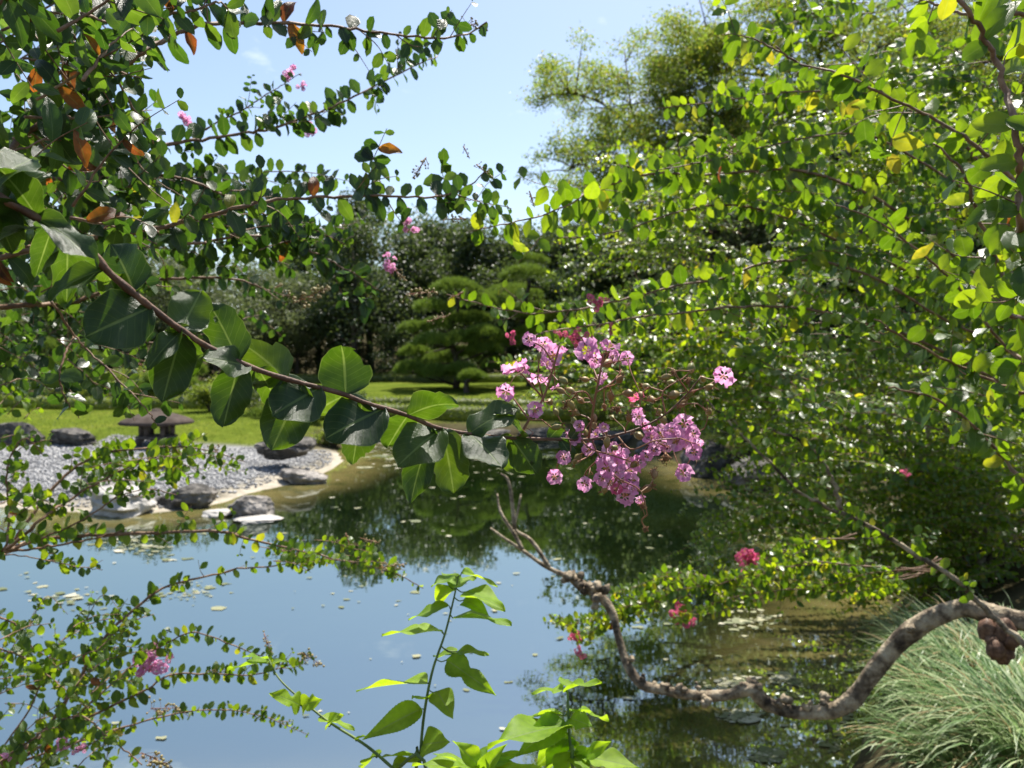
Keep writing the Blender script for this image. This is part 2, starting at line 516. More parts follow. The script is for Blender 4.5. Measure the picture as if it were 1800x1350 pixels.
def height(x, y):
    x = np.asarray(x, float); y = np.asarray(y, float)
    d = pond_dist(x, y)
    near = 1 - sst(y, 4.5, 8.0)
    right = sst(x, 2.5, 4.0) * (1 - sst(y, 18, 24))
    beach = (1 - sst(x, -5.2, -3.0)) * sst(y, 9, 12) * (1 - sst(y, 20, 23))
    hm = 0.6 * (1 - beach) + 0.5 * beach
    sc = 1.0 * (1 - beach) + 4.5 * beach
    hm = hm + (1.0 - hm) * np.maximum(near, right * .6)
    sc = sc + (0.75 - sc) * np.maximum(near, right)
    h = np.where(d > 0, hm * (1 - np.exp(-np.maximum(d, 0) / sc)), np.maximum(d * .5, -1.1))
    h = h + np.where(d > 1, .05 * np.sin(x * .7 + 1) * np.cos(y * .5), 0)
    # the land climbs gently into the wood
    return h + sst(y, 28, 50) * .5 + sst(y, 58, 150) * 7 + sst(x, 12, 60) * 2.0 * sst(y, 8, 30)


def axis_pts(lo, hi, dense_lo, dense_hi, step, grow=1.18):
    a = list(np.arange(dense_lo, dense_hi, step))
    s, x = step, a[-1]
    while x < hi:
        s *= grow; x += s; a.append(x)
    s, x = step, a[0]
    while x > lo:
        s *= grow; x -= s; a.insert(0, x)
    return np.array(a)


gx = axis_pts(-900, 900, -16, 9, .22)
gy = axis_pts(-200, 1500, 1.0, 30, .22)
XX, YY = np.meshgrid(gx, gy)
ZZ = height(XX, YY)
DD = pond_dist(XX, YY)
nx, ny = len(gx), len(gy)
idx = np.arange(nx * ny).reshape(ny, nx)
quads = np.stack([idx[:-1, :-1], idx[:-1, 1:], idx[1:, 1:], idx[1:, :-1]], -1).reshape(-1, 4)
gm = raw_mesh('ground', np.stack([XX, YY, ZZ], -1).reshape(-1, 3), quads, None, M['ground'])
gravel = sst(DD, .35, .9) * (1 - sst(DD, 5.4, 6.4)) * (1 - sst(XX, -5.2, -4.1)) * sst(YY, 9, 12) * (1 - sst(YY, 20.5, 21.3))
sandy = (1 - sst(DD + .25 * np.sin(XX * 2.3 + YY) + .15 * np.sin(YY * 5.1 - XX * 3), .3, 1.1)) * (1 - sst(XX, -4, -2.5)) * sst(YY, 9, 12) * (1 - sst(YY, 21, 22)) * (DD > -1.2)
path_ = np.exp(-((YY - 41) / 1.6) ** 4) * (1 - sst(XX, -16, -12))
sandy = np.maximum(sandy, path_)
lawn = sst(DD, .6, 1.5) * (1 - gravel) * sst(YY, 12, 16) * (1 - sst(YY, 51, 56)) * (1 - .8 * sst(XX, 6, 12))
za = gm.color_attributes.new('zone', 'FLOAT_COLOR', 'POINT')
za.data.foreach_set('color', np.stack([lawn, gravel, sandy, np.ones_like(lawn)], -1).astype(np.float32).ravel())
tag(link('ground', gm), kind='structure')

wx, wy = np.meshgrid(np.linspace(-26, 7.5, 136), np.linspace(2.5, 28, 104))
wi = np.arange(wx.size).reshape(wx.shape)
wm = raw_mesh('water', np.stack([wx, wy, np.zeros_like(wx)], -1).reshape(-1, 3), np.stack([wi[:-1, :-1], wi[:-1, 1:], wi[1:, 1:], wi[1:, :-1]], -1).reshape(-1, 4), None, M['water'])
sh = 1 - sst(-pond_dist(wx, wy), .2, 1.9)                     # shallow water shows the muddy bed
wa = wm.color_attributes.new('shallow', 'FLOAT_COLOR', 'POINT')
wa.data.foreach_set('color', np.stack([sh, sh, sh, np.ones_like(sh)], -1).astype(np.float32).ravel())
tag(link('water', wm), kind='structure')


def hz(x, y):
    return float(height(np.array([x]), np.array([y]))[0])


# gravel beach pebbles (uncountable)
ov = np.array([(1, 0, 0), (-.9, .2, 0), (0, 1, 0), (.1, -1, 0), (0, 0, .6), (0, 0, -.5)], float)
of = np.array([(0, 2, 4), (2, 1, 4), (1, 3, 4), (3, 0, 4), (2, 0, 5), (1, 2, 5), (3, 1, 5), (0, 3, 5)])
pxs, pys = rng.uniform(-16, -3.6, 90000), rng.uniform(12, 22, 90000)
dd = pond_dist(pxs, pys)
keep = (dd > .25) & (dd < 6.2) & (pys < 21 + .4 * np.sin(pxs)) & (pxs < -4.0)
keep &= (dd > .9) | (rng.uniform(size=90000) < .3)
pxs, pys = pxs[keep][:27000], pys[keep][:27000]
n = len(pxs)
ang = rng.uniform(0, 6.28, n); s = .018 + .04 * rng.uniform(0, 1, n) ** 2
Rz = np.zeros((n, 3, 3)); Rz[:, 0, 0] = np.cos(ang); Rz[:, 0, 1] = -np.sin(ang); Rz[:, 1, 0] = np.sin(ang); Rz[:, 1, 1] = np.cos(ang); Rz[:, 2, 2] = 1
o = batch('gravel', (ov, of, None), Rz * s[:, None, None] * rng.uniform(.7, 1.2, (n, 1, 3)), np.stack([pxs, pys, height(pxs, pys) + .015], 1), M['pebble'])
tag(o, 'grey rounded pebbles covering the beach beside the pond', 'gravel', kind='stuff')


# tufts of grass standing out of the lawn (uncountable)
bx_ = rng.uniform(-18, 9, 90000); by_ = 15 + 24 * rng.uniform(0, 1, 90000) ** 1.6
bd_ = pond_dist(bx_, by_)
gk = (bd_ > .8) & ~((bd_ < 5.9) & (bx_ < -4.2) & (by_ < 21.0)) & (by_ > 15)
bx_, by_ = bx_[gk][:30000], by_[gk][:30000]
n = len(bx_); ang = rng.uniform(0, 6.28, n); Lb = .04 + .10 * rng.uniform(0, 1, n) ** 2
yb = nrm(np.stack([rng.normal(size=n) * .4, rng.normal(size=n) * .4, np.ones(n)], 1)); xb = nrm(np.cross(yb, np.stack([np.cos(ang), np.sin(ang), np.zeros(n)], 1)))
o = batch('grass', (np.array([(-.5, 0, 0), (.5, 0, 0), (0, 1, 0)], float), np.array([(0, 1, 2)]), None), np.stack([xb * .018, yb * Lb[:, None], np.cross(xb, yb)], -1), np.stack([bx_, by_, height(bx_, by_)], 1), M['hedge'])
tag(o, 'short bright grass of the lawn round the pond', 'grass', kind='stuff')


# ------------------------------------------------------------------ rocks
def rock(label, px, py, wpx, hpx, mat, z=0.0, depth=1.0, sink=.25, seed=0, flat=1.0, sub=4):
    c = gp(px, py, z)
    d = (c - EYE) @ FW
    w, h = wpx / FPX * d / 2, hpx / FPX * d / (1 - sink)
    r = np.random.default_rng(seed + 50)
    v, f = ICO[sub]
    v = np.sign(v) * np.abs(v) ** .75          # boxier
    dis = np.ones(len(v))
    for k in range(16):                         # flat cut faces
        nn = nrm(r.normal(size=3) * (1, 1, .6)); lim = r.uniform(.62, .98)
        v = v - np.maximum(v @ nn - lim, 0)[:, None] * nn * .97
    for k in range(9):
        q = r.normal(size=3) * (2.2 + 1.9 * k); dis += .045 / (1 + .45 * k) * np.sin(v @ q + r.uniform(0, 6))
    strat = 1 + .035 * np.sin(v[:, 2] * 11 + 2 * v[:, 0]) * flat
    v = v * dis[:, None] * np.array([w, w * depth, h * .5])
    v[:, :2] *= strat[:, None]
    v = v + r.normal(size=v.shape) * .018 * np.array([w, w * depth, h * .5])
    base = np.array([c[0], c[1] + w * depth * .4, z])
    me = raw_mesh('rock', v, np.array(f), None, mat, False)
    o = link('rock', me)
    o.location = base + np.array([0, 0, h * .5 - h * sink])
    o.rotation_euler = (0, 0, r.uniform(-.3, .3))
    return tag(o, label, 'rock', 'rocks round the pond')


rock('long pale flat-topped rock at the edge of the gravel beach', 205, 905, 125, 46, M['stone_pale'], 0, .8, .25, 1)
rock('low dark rock lying on the gravel behind the pale flat rock', 180, 862, 130, 30, M['rock'], .18, .6, .3, 2)
rock('dark wedge-shaped rock between gravel spit and pale flat rock', 318, 893, 112, 38, M['rock_dark'], 0, .7, .3, 3)
rock('hump-backed grey rock standing in the water off the beach', 438, 909, 86, 36, M['rock'], 0, .8, .25, 4)
rock('thin pale slab awash beside the hump-backed rock', 382, 909, 60, 12, M['stone_pale'], 0, 1.0, .3, 5)
rock('low pale ledge awash under the hump-backed rock', 450, 916, 92, 6, M['stone_pale'], 0, .8, .3, 6)
rock('long flat-topped rock at the sandy point of the beach', 527, 850, 98, 25, M['rock'], 0, .6, .25, 7)
rock('small pale stone tucked against the sandy shore by the point', 368, 872, 24, 16, M['rock'], .1, .8, .3, 8)
rock('rounded dark mound stone under the clipped shrub on the beach', 500, 800, 120, 32, M['rock_dark'], .45, .8, .3, 9)
rock('weathered dark rock lying on the grass above the gravel, near the lantern', 118, 777, 100, 24, M['rock_dark'], .5, .6, .3, 10)
rock('jagged dark rock on the grass at the edge of the picture', 22, 778, 90, 34, M['rock_dark'], .5, .6, .3, 11)
rock('slanting grey stone slab standing on the gravel beach', 300, 815, 44, 30, M['rock'], .35, .6, .2, 12)
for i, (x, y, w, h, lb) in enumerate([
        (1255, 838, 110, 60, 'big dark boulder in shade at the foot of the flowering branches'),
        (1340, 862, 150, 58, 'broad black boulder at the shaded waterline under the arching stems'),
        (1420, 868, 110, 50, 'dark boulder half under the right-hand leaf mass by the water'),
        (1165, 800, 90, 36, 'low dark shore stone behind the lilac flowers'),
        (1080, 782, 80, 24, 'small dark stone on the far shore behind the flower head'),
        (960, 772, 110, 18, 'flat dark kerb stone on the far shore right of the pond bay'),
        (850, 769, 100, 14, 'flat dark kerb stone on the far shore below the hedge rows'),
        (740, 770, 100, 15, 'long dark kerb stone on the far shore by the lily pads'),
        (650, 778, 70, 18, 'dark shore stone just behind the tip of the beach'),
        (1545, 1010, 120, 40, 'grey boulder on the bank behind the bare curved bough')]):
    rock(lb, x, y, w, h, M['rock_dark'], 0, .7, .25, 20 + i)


# ------------------------------------------------------------------ stone lantern
def lantern():
    c = gp(276, 772, .5)
    d = (c - EYE) @ FW
    u = d / FPX
    x, y, z0 = c[0], c[1], hz(c[0], c[1])
    T = thing('stone_lantern', 'low stone lantern with a wide umbrella-shaped roof on the lawn above the beach', 'lantern', (x, y, z0))
    H = 62 * u
    def lathe(prof, n=24, hexa=False):
        mb = MB(); a = np.linspace(0, 2 * math.pi, n, endpoint=False)
        v = np.vstack([np.stack([np.cos(a) * r, np.sin(a) * r, np.full(n, h)], 1) for r, h in prof])
        f = [(i * n + k, i * n + (k + 1) % n, (i + 1) * n + (k + 1) % n, (i + 1) * n + k) for i in range(len(prof) - 1) for k in range(n)]
        f.append(tuple(range(n))[::-1]); f.append(tuple((len(prof) - 1) * n + k for k in range(n)))
        mb.add(v, f); return mb
    R = 62 * u
    roof = lathe([(R * .97, H * .655), (R, H * .69), (R * .93, H * .76), (R * .7, H * .86), (R * .42, H * .95), (R * .2, H * 1.0), (R * .14, H * 1.02), (R * .13, H * 1.06), (R * .02, H * 1.09)])
    roof.build('roof', M['lantern_roof'], T)
    lathe([(R * .52, H * .24), (R * .55, H * .26), (R * .55, H * .31), (R * .5, H * .33)], 12).build('platform', M['lantern'], T)
    lathe([(R * .46, H * .6), (R * .5, H * .62), (R * .5, H * .67)], 12).build('collar', M['lantern'], T)
    for k in range(6):
        a = k * math.pi / 3 + .25
        mb = MB(); p = np.array([math.cos(a), math.sin(a), 0]) * R * .41
        mb.tube([p + (0, 0, H * .32), p + (0, 0, H * .47), p + (0, 0, H * .62)], R * .075, sides=8)
        mb.build('pillar', M['lantern'], T)
    for k in range(4):
        a = k * math.pi / 2 + .6
        mb = MB(); q = np.array([math.cos(a), math.sin(a), 0])
        mb.tube([q * R * .40 + (0, 0, H * .26), q * R * .50 + (0, 0, H * .15), q * R * .46 + (0, 0, -.03)], R * .11, R * .09, sides=8)
        mb.build('leg', M['lantern'], T)


lantern()

# ------------------------------------------------------------------ scattered foliage
LQ = (np.array([(0, 0, 0), (.5, .45, .12), (0, 1, -.05), (-.5, .45, .12)], float), np.array([(0, 1, 2, 3)]), np.array([(.5, 0), (1, .5), (.5, 1), (0, .5)]))


def rand_frames(n, up=0.6, size=(.1, .16), width=.6, r=rng):
    z = nrm(r.normal(size=(n, 3)) + np.array([0, 0, up]))
    y = nrm(np.cross(z, r.normal(size=(n, 3))))
    x = np.cross(y, z)
    L = r.uniform(*size, n)[:, None]
    return np.stack([x * L * width, y * L, z * L], -1)


def clump_points(c, rad, n, r=rng, shell=.45):
    d = nrm(r.normal(size=(n, 3)))
    q = (shell + (1 - shell) * r.uniform(size=(n, 1))) ** (1 / 1.5)
    lump = 1 + .22 * np.sin(d @ r.normal(size=3) * 3.5 + r.uniform(0, 6))[:, None]
    return np.asarray(c) + d * q * lump * np.asarray(rad)


def wood_tree(seed, H, R, mat, leaves=9000, leaf=(.22, .42), open_=.25, trunk_h=.35):
    """prototype meshes (trunk, crown) of one broadleaved tree, base at the origin"""
    r = np.random.default_rng(seed)
    mb = MB()
    lean = r.normal(size=2) * .05 * H
    tp = spline([(0, 0, -.4), (lean[0] * .3, lean[1] * .3, H * .25), (lean[0], lean[1], H * .5), (lean[0] * 1.2, lean[1] * 1.2, H * .85)], 14)
    mb.tube(tp, H * .022, H * .004, 8, wob=.06)
    pts, fr = [], []
    nl = 15
    for k in range(nl):
        t = trunk_h + (1 - trunk_h) * (k / nl) * .95
        b = tp[int(t * 13)]
        a = k * 2.4 + r.uniform(-.4, .4)
        spread = R * math.sin(math.pi * min(1, (t - trunk_h) / (1 - trunk_h) * .75 + .28)) * r.uniform(.75, 1.1)
        e = b + np.array([math.cos(a) * spread, math.sin(a) * spread, H * r.uniform(.06, .16)])
        mb.tube(spline([b, (b + e) / 2 + (0, 0, -.04 * H), e], 6), H * .008, H * .002, 5)
        for j in range(4):
            c = b + (e - b) * r.uniform(.45, 1.05) + r.normal(size=3) * (.12 * R, .12 * R, .04 * H)
            rad = np.array([R * r.uniform(.22, .40), R * r.uniform(.22, .40), H * r.uniform(.05, .10)])
            nn = int(leaves / (nl * 4 + 6))
            pts.append(clump_points(c, rad, nn, r)); fr.append(rand_frames(nn, .7, leaf, .65, r))
    for j in range(6):
        c = tp[-1] + r.normal(size=3) * (.25 * R, .25 * R, .03 * H)
        nn = int(leaves / (nl * 4 + 6))
        pts.append(clump_points(c, (R * .33, R * .33, H * .08), nn, r)); fr.append(rand_frames(nn, .7, leaf, .65, r))
    P, F = np.vstack(pts), np.concatenate(fr)
    tv, tf, tuv = LQ
    k = 4
    v = (np.einsum('nij,kj->nki', F, tv) + P[:, None]).reshape(-1, 3)
    f = (np.arange(len(P))[:, None, None] * k + tf[None]).reshape(-1, 4)
    crown = raw_mesh('crown', v, f, None, mat)
    tr = bpy.data.meshes.new('trunk'); tr.from_pydata(np.vstack(mb.v).tolist(), [], mb.f); tr.materials.append(M['bark'])
    tr.polygons.foreach_set('use_smooth', np.ones(len(tr.polygons), bool))
    return tr, crown


PROTO = [wood_tree(1, 15, 4.8, M['wood']), wood_tree(2, 17, 5.5, M['wood']), wood_tree(3, 13, 4.6, M['wood']),
         wood_tree(4, 14, 5.2, M['wood_pale'], leaf=(.18, .34)), wood_tree(5, 16, 4.2, M['wood'], leaf=(.25, .45)), wood_tree(6, 12, 5.5, M['wood_pale'], leaf=(.18, .34)),
         wood_tree(8, 10, 5.0, M['wood'], 12000, leaf=(.2, .38), trunk_h=.04)]


def put_tree(name, kind, x, y, s, label, group=None, sz=None, rz=None):
    T = thing(name, label, 'tree', (x, y, hz(x, y)), group)
    T.rotation_euler = (0, 0, rng.uniform(0, 6.28) if rz is None else rz)
    T.scale = (s, s, s * (sz or 1))
    tr, cr = PROTO[kind]
    link('trunk', tr, T); link('crown', cr, T)
    return T


def put_tree_px(name, kind, px, top, D, label, group=None, rz=None):
    p = at(px, top, D)
    H0 = [15, 17, 13, 14, 16, 12, 10][kind] * 1.0
    H = p[2] - hz(p[0], p[1])
    return put_tree(name, kind, p[0], p[1], H / H0, label, group, rz=rz)


WG = 'trees of the dark wood beyond the lawn'
WL = 'dark evergreen tree in the wood beyond the lawn'
for px, top, D, k in [(250, 395, 84, 0), (330, 420, 92, 1), (430, 440, 80, 3), (490, 405, 96, 4), (560, 375, 88, 2), (620, 360, 76, 1), (652, 325, 98, 4),
                      (705, 385, 82, 0), (760, 362, 90, 1), (805, 370, 100, 2), (850, 372, 84, 4), (895, 385, 94, 0), (945, 388, 88, 1), (1000, 385, 98, 4), (1050, 370, 86, 2), (590, 390, 82, 4), (730, 380, 88, 4), (830, 385, 92, 0), (920, 390, 84, 2),
                      (1105, 380, 92, 4), (1160, 390, 82, 1), (1230, 360, 90, 0), (1300, 340, 84, 2), (1380, 330, 88, 1), (1470, 300, 80, 4), (1560, 300, 86, 0), (1660, 280, 78, 1), (1760, 280, 84, 2),
                      (1860, 280, 80, 0), (1960, 300, 84, 4), (-60, 400, 86, 1), (-160, 400, 80, 0), (40, 400, 84, 2), (130, 410, 90, 4), (190, 420, 78, 0), (-250, 400, 86, 4), (2060, 280, 80, 1)]:
    put_tree_px('woodland_tree', k, px, top, D * .7, WL, WG)
for px, top, D, k in [(300, 430, 66, 3), (380, 455, 64, 5), (450, 470, 68, 5), (215, 450, 62, 5), (120, 470, 64, 3), (520, 480, 70, 3), (30, 460, 62, 5), (-70, 450, 64, 3)]:
    put_tree_px('grove_tree', k, px, top, D * .8, 'pale grey-green rounded tree in front of the wood beyond the lantern', 'pale rounded trees on the far bank')
for px, top, D, k in [(x, 545 + 25 * math.sin(x), 55 + 4 * math.cos(x * 1.7), 6) for x in range(-120, 1900, 82)]:
    put_tree_px('understorey_tree', k, px, top, D, 'short shady tree at the foot of the wood edge', 'short trees along the wood edge')
# shady trees on the bank behind the crape myrtles
for px, top, D, k, lb in [(1270, 205, 44, 3, 'grey-green tree between the two spreading boughs of the zelkova'),
                          (1390, 300, 40, 0, 'dark tree behind the zelkova trunk'), (1620, 120, 42, 3, 'tall pale-leaved tree filling the gap above the crape myrtles'),
                          (1760, 60, 38, 3, 'tall pale-leaved tree behind the crape myrtle stem at the picture edge'),
                          (1700, 420, 24, 2, 'broad dark tree on the bank behind the crape myrtle thicket'),
                          (1480, 480, 26, 2, 'low dark tree behind the middle of the crape myrtle thicket'),
                          (1330, 520, 32, 6, 'small dark bushy tree on the far bank behind the arching sprays'),
                          (1235, 215, 36, 3, 'grey-green tree showing between the left boughs of the zelkova'), (1345, 150, 39, 3, 'leafy tree showing through the middle of the zelkova crown'), (1455, 70, 37, 3, 'tall tree showing through the top of the zelkova crown'), (1570, -20, 40, 1, 'tallest dark tree at the top of the picture above the thicket'), (1690, -20, 36, 3, 'tall grey-green tree at the top edge above the near stem'),
                          (1130, 330, 38, 6, 'bushy tree on the far bank below the left boughs of the zelkova'), (1560, 330, 34, 1, 'leafy dark tree between the zelkova trunk and the picture edge'), (1850, 250, 30, 0, 'dark tree at the picture edge above the thicket'),
                          (1600, 560, 18, 6, 'bushy dark tree filling the shade behind the thicket'), (1790, 520, 16, 6, 'bushy dark tree behind the thicket at the picture edge')]:
    put_tree_px('bank_tree', k, px, top, D, lb)


# ------------------------------------------------------------------ cloud-pruned pines
nv = np.array([(-.5, 0, 0), (.5, 0, 0), (0, 1, 0)], float)
nf = np.array([(0, 1, 2)])


def pine(name, label, pads, D, trunk, rpx=7, dens=1.0):
    base = at(*trunk[0], D)
    base = np.array([base[0], base[1], hz(base[0], base[1])])
    T = thing(name, label, 'pine tree', base)
    tp = spline([base - (0, 0, .3)] + [at(x, y, D) for x, y in trunk[1:]], 16)
    mb = MB(); mb.tube(tp, rpx / FPX * D, rpx * .25 / FPX * D, 8, wob=.08)
    under(T, mb.build('trunk', M['bark']))
    u = D / FPX
    for (px, py, w, h) in pads:
        c = at(px, py, D + rng.uniform(-1.6, 1.2) * w * u * .6)
        rad = np.array([w * u * .41, w * u * .41, h * u * .62])
        mb = MB()
        i = int(np.argmin(np.linalg.norm(tp - c + (0, 0, .4), axis=1)))
        mb.tube(spline([tp[i], (tp[i] + c) / 2 + (0, 0, -.15), c - (0, 0, rad[2] * .3)], 6), .07, .03, 5)
        limb = under(T, mb.build('limb', M['bark']))
        n = int(900 * dens * max(1, w / 70))
        a = rng.uniform(0, 6.28, n); q = np.sqrt(rng.uniform(0, 1, n)); 
        edge = 1 + .16 * np.sin(a * 3 + rng.uniform(0, 6)) + .1 * np.sin(a * 7 + rng.uniform(0, 6))
        zz = np.sqrt(np.maximum(0, 1 - q ** 2)) * rng.uniform(.55, 1, n) + .10 * np.sin(a * 5) * q
        P = c + np.stack([np.cos(a) * q * edge, np.sin(a) * q * edge, zz - .3 - .25 * q * rng.uniform(0, 1, n)], 1) * rad
        # a tuft of five needles at each point
        P = np.repeat(P, 5, 0) + rng.normal(size=(n * 5, 3)) * .02
        y = nrm(rng.normal(size=(n * 5, 3)) * .55 + np.stack([np.cos(a) * q * .7, np.sin(a) * q * .7, np.ones(n)], 1).repeat(5, 0))
        x = nrm(np.cross(y, rng.normal(size=(n * 5, 3)))); z = np.cross(x, y)
        R = np.stack([x * .035, y * rng.uniform(.16, .30, (n * 5, 1)), z], -1)
        o = batch('needle_pad', (nv, nf, None), R, P, M['pine'])
        under(T, o)
    return T


pine('cloud_pine', 'tall cloud-pruned pine with stacked flat pads in the middle of the lawn',
     [(728, 578, 62, 30), (768, 572, 66, 28), (810, 562, 70, 30), (762, 600, 74, 30), (808, 596, 76, 30), (850, 585, 70, 28), (728, 618, 62, 28), (768, 632, 72, 32), (812, 624, 76, 34),
      (850, 612, 70, 30), (720, 648, 56, 30), (764, 655, 70, 30), (812, 650, 66, 26), (758, 540, 80, 30), (800, 505, 96, 34), (848, 530, 84, 28), (835, 560, 60, 26), (885, 600, 60, 28), (875, 640, 60, 28)],
     43, [(800, 684), (805, 640), (790, 590), (805, 545), (800, 505)])
pine('cloud_pine', 'broad-topped cloud-pruned pine with a sloping crown, behind the lilac flowers',
     [(902, 516, 130, 40), (870, 525, 60, 24), (926, 482, 96, 34), (935, 458, 64, 26), (955, 545, 90, 34), (905, 552, 80, 30), (985, 500, 70, 30), (990, 560, 80, 32), (940, 585, 90, 34), (1000, 605, 80, 32), (965, 640, 90, 32)],
     46, [(930, 680), (935, 620), (920, 560), (930, 500), (933, 462)])
pine('cloud_pine', 'dark cloud-pruned pine with one big shaggy pad, below the zelkova boughs',
     [(1085, 468, 125, 46), (1050, 500, 80, 30), (1120, 510, 90, 34), (1070, 540, 90, 34), (1140, 560, 90, 34), (1040, 580, 80, 30), (1100, 600, 90, 34), (1165, 500, 80, 34)],
     40, [(1090, 690), (1085, 620), (1095, 550), (1085, 475)])
pine('cloud_pine', 'small umbrella-shaped pine with a bare dark trunk on the sunny lawn',
     [(829, 660, 44, 18), (815, 664, 26, 12), (843, 664, 26, 12)], 40, [(821, 684), (820, 675), (826, 666), (829, 660)], rpx=6, dens=.7)
pine('cloud_pine', 'low dark clipped pine on the point above the gravel beach',
     [(520, 705, 90, 40), (470, 735, 80, 36), (560, 735, 80, 36), (515, 755, 100, 36), (440, 760, 60, 28), (585, 765, 50, 26), (490, 690, 60, 30), (550, 700, 60, 30)],
     26.5, [(515, 792), (512, 770), (520, 740), (516, 710)], dens=1.1)
pine('cloud_pine', 'light green rounded garden pine behind the stone lantern',
     [(300, 665, 90, 36), (260, 685, 80, 34), (345, 690, 90, 34), (300, 700, 110, 36), (330, 650, 60, 30), (380, 700, 60, 30)],
     33, [(310, 740), (308, 715), (312, 690), (305, 665)], dens=1.1)
pine('cloud_pine', 'spreading garden pine left of the small lawn path, among trees',
     [(60, 640, 110, 40), (120, 655, 100, 36), (10, 655, 100, 36), (80, 610, 90, 34), (150, 630, 80, 30), (-40, 640, 100, 40)],
     46, [(75, 692), (70, 670), (80, 640), (78, 612)])


# ------------------------------------------------------------------ clipped hedges
def hedge(label, pts, w, h, group='clipped hedges round the lawn'):
    """low clipped hedge along ground points"""
    pts = resample(np.array([(x, y, 0) for x, y in pts], float), 60)[0]
    T = thing('clipped_hedge', label, 'hedge', (pts[0][0], pts[0][1], hz(pts[0][0], pts[0][1])), group)
    pts[:, 2] = height(pts[:, 0], pts[:, 1])
    t = nrm(np.gradient(pts, axis=0)); s = nrm(np.cross(t, [0, 0, 1.0]))
    prof = np.array([(-.46, -.05), (-.5, .3), (-.46, .75), (-.3, .95), (0, 1), (.3, .95), (.46, .75), (.5, .3), (.46, -.05)])
    k = len(prof)
    v = (pts[:, None] + s[:, None] * (prof[:, 0] * w * .94)[None, :, None] + np.array([0, 0, 1.0]) * (prof[:, 1] * h * .94)[None, :, None])
    v = v + rng.normal(size=v.shape) * .015
    q = [(i * k + j, i * k + j + 1, (i + 1) * k + j + 1, (i + 1) * k + j) for i in range(59) for j in range(k - 1)]
    under(T, link('twig_core', raw_mesh('twig_core', v.reshape(-1, 3), np.array(q), None, M['hedge'])))
    Ln = np.linalg.norm(np.diff(pts, axis=0), axis=1).sum()
    n = int(min(16000, Ln * (w + 2 * h) * 260))
    i = rng.integers(0, 58, n); u = rng.uniform(size=n); a = rng.uniform(0, k - 1.001, n); j = a.astype(int); fr = (a - j)[:, None]
    pr = prof[j] * (1 - fr) + prof[j + 1] * fr
    P = pts[i] * (1 - u)[:, None] + pts[i + 1] * u[:, None]
    P = P + s[i] * (pr[:, 0] * w)[:, None] + np.array([0, 0, 1.0]) * (pr[:, 1] * h)[:, None] + rng.normal(size=(n, 3)) * .02
    under(T, batch('foliage', LQ, rand_frames(n, .8, (.05, .10), .6), P, M['hedge']))


hedge('nearer clipped hedge row along the far shore of the pond', [(-6.5, 28.2), (-2, 28.0), (3, 27.6), (5.5, 26)], .9, .42)
hedge('second clipped hedge row just behind the shore hedge', [(-7, 31.5), (-2, 31.3), (4, 31), (8, 30)], .9, .40)
hedge('long clipped hedge bordering the back of the lawn', [(-15, 50), (-6, 51), (4, 50), (9, 47)], 1.4, .55)
hedge('clipped hedge row behind the lantern beside the sandy path', [(-34, 37.5), (-24, 37.5), (-13, 36.5), (-9.5, 35)], 1.2, .55)
hedge('clipped hedge row above the rocks on the beach lawn', [(-32, 32), (-20, 31.5), (-14, 31), (-11, 30.5)], 1.0, .45)


def bush(label, px, py, wpx, hpx, D, mat, n=5000, leaf=(.05, .1)):
    c = at(px, py, D); u = D / FPX
    z0 = hz(c[0], c[1])
    T = thing('garden_shrub', label, 'shrub', (c[0], c[1], z0))
    w, h = wpx * u / 2, max(hpx * u, c[2] + hpx * u / 2 - z0)
    P, Fm = [], []
    mb = MB()
    for k in range(9):
        e = np.array([rng.uniform(-.6, .6) * w, rng.uniform(-.6, .6) * w, h * rng.uniform(.35, .75)])
        mb.tube(spline([(0, 0, -.1), e * .5 + rng.normal(size=3) * .05, e], 5), .035, .01, 5)
        nn = n // 9
        P.append(clump_points(e, (w * .48, w * .48, h * .33), nn)); Fm.append(rand_frames(nn, .6, leaf, .6))
    mb.build('stem', M['bark'], T)
    batch('foliage', LQ, np.concatenate(Fm), np.vstack(P), mat, T)


bush('dark rounded shrub beside the lantern, on the pond side', 420, 745, 110, 90, 27.5, M['wood'])
for bx_, by_, w_, h_, d_, lb_ in [(40, 715, 150, 46, 33.5, 'broad clipped shrub on the lawn nearest the picture edge'), (170, 722, 110, 40, 34, 'round clipped shrub between the path hedge and the lantern'),
                                  (370, 735, 100, 50, 29.5, 'round green shrub just right of the lantern'), (430, 715, 110, 60, 33, 'tall green shrub behind the clipped pine on the point'),
                                  (230, 700, 120, 50, 39, 'green shrub beyond the lantern beside the sandy path'), (600, 728, 90, 40, 30, 'low green shrub at the end of the shore hedge')]:
    bush(lb_, bx_, by_, w_, h_, d_, M['hedge'] if bx_ % 20 else M['wood'], 4000, (.06, .12))
bush('small bright shrub on the tip of land by the beach', 585, 790, 60, 30, 22.5, M['hedge'], 2500)
bush('dark evergreen shrub overhanging the boulders on the shaded shore', 1330, 770, 220, 120, 17, M['wood'], 9000)
bush('dark shrub on the shaded bank between boulders and thicket', 1470, 800, 200, 150, 15, M['wood'], 9000)
bush('green shrub on the bank under the crape myrtle thicket', 1640, 860, 260, 220, 9.5, M['mass'], 9000, (.04, .09))
bush('green shrub behind the flower head on the far shore', 1040, 735, 160, 60, 27.2, M['hedge'], 6000)
bush('dark shrub right of the lawn behind the flower head', 1180, 720, 170, 110, 25, M['wood'], 8000)

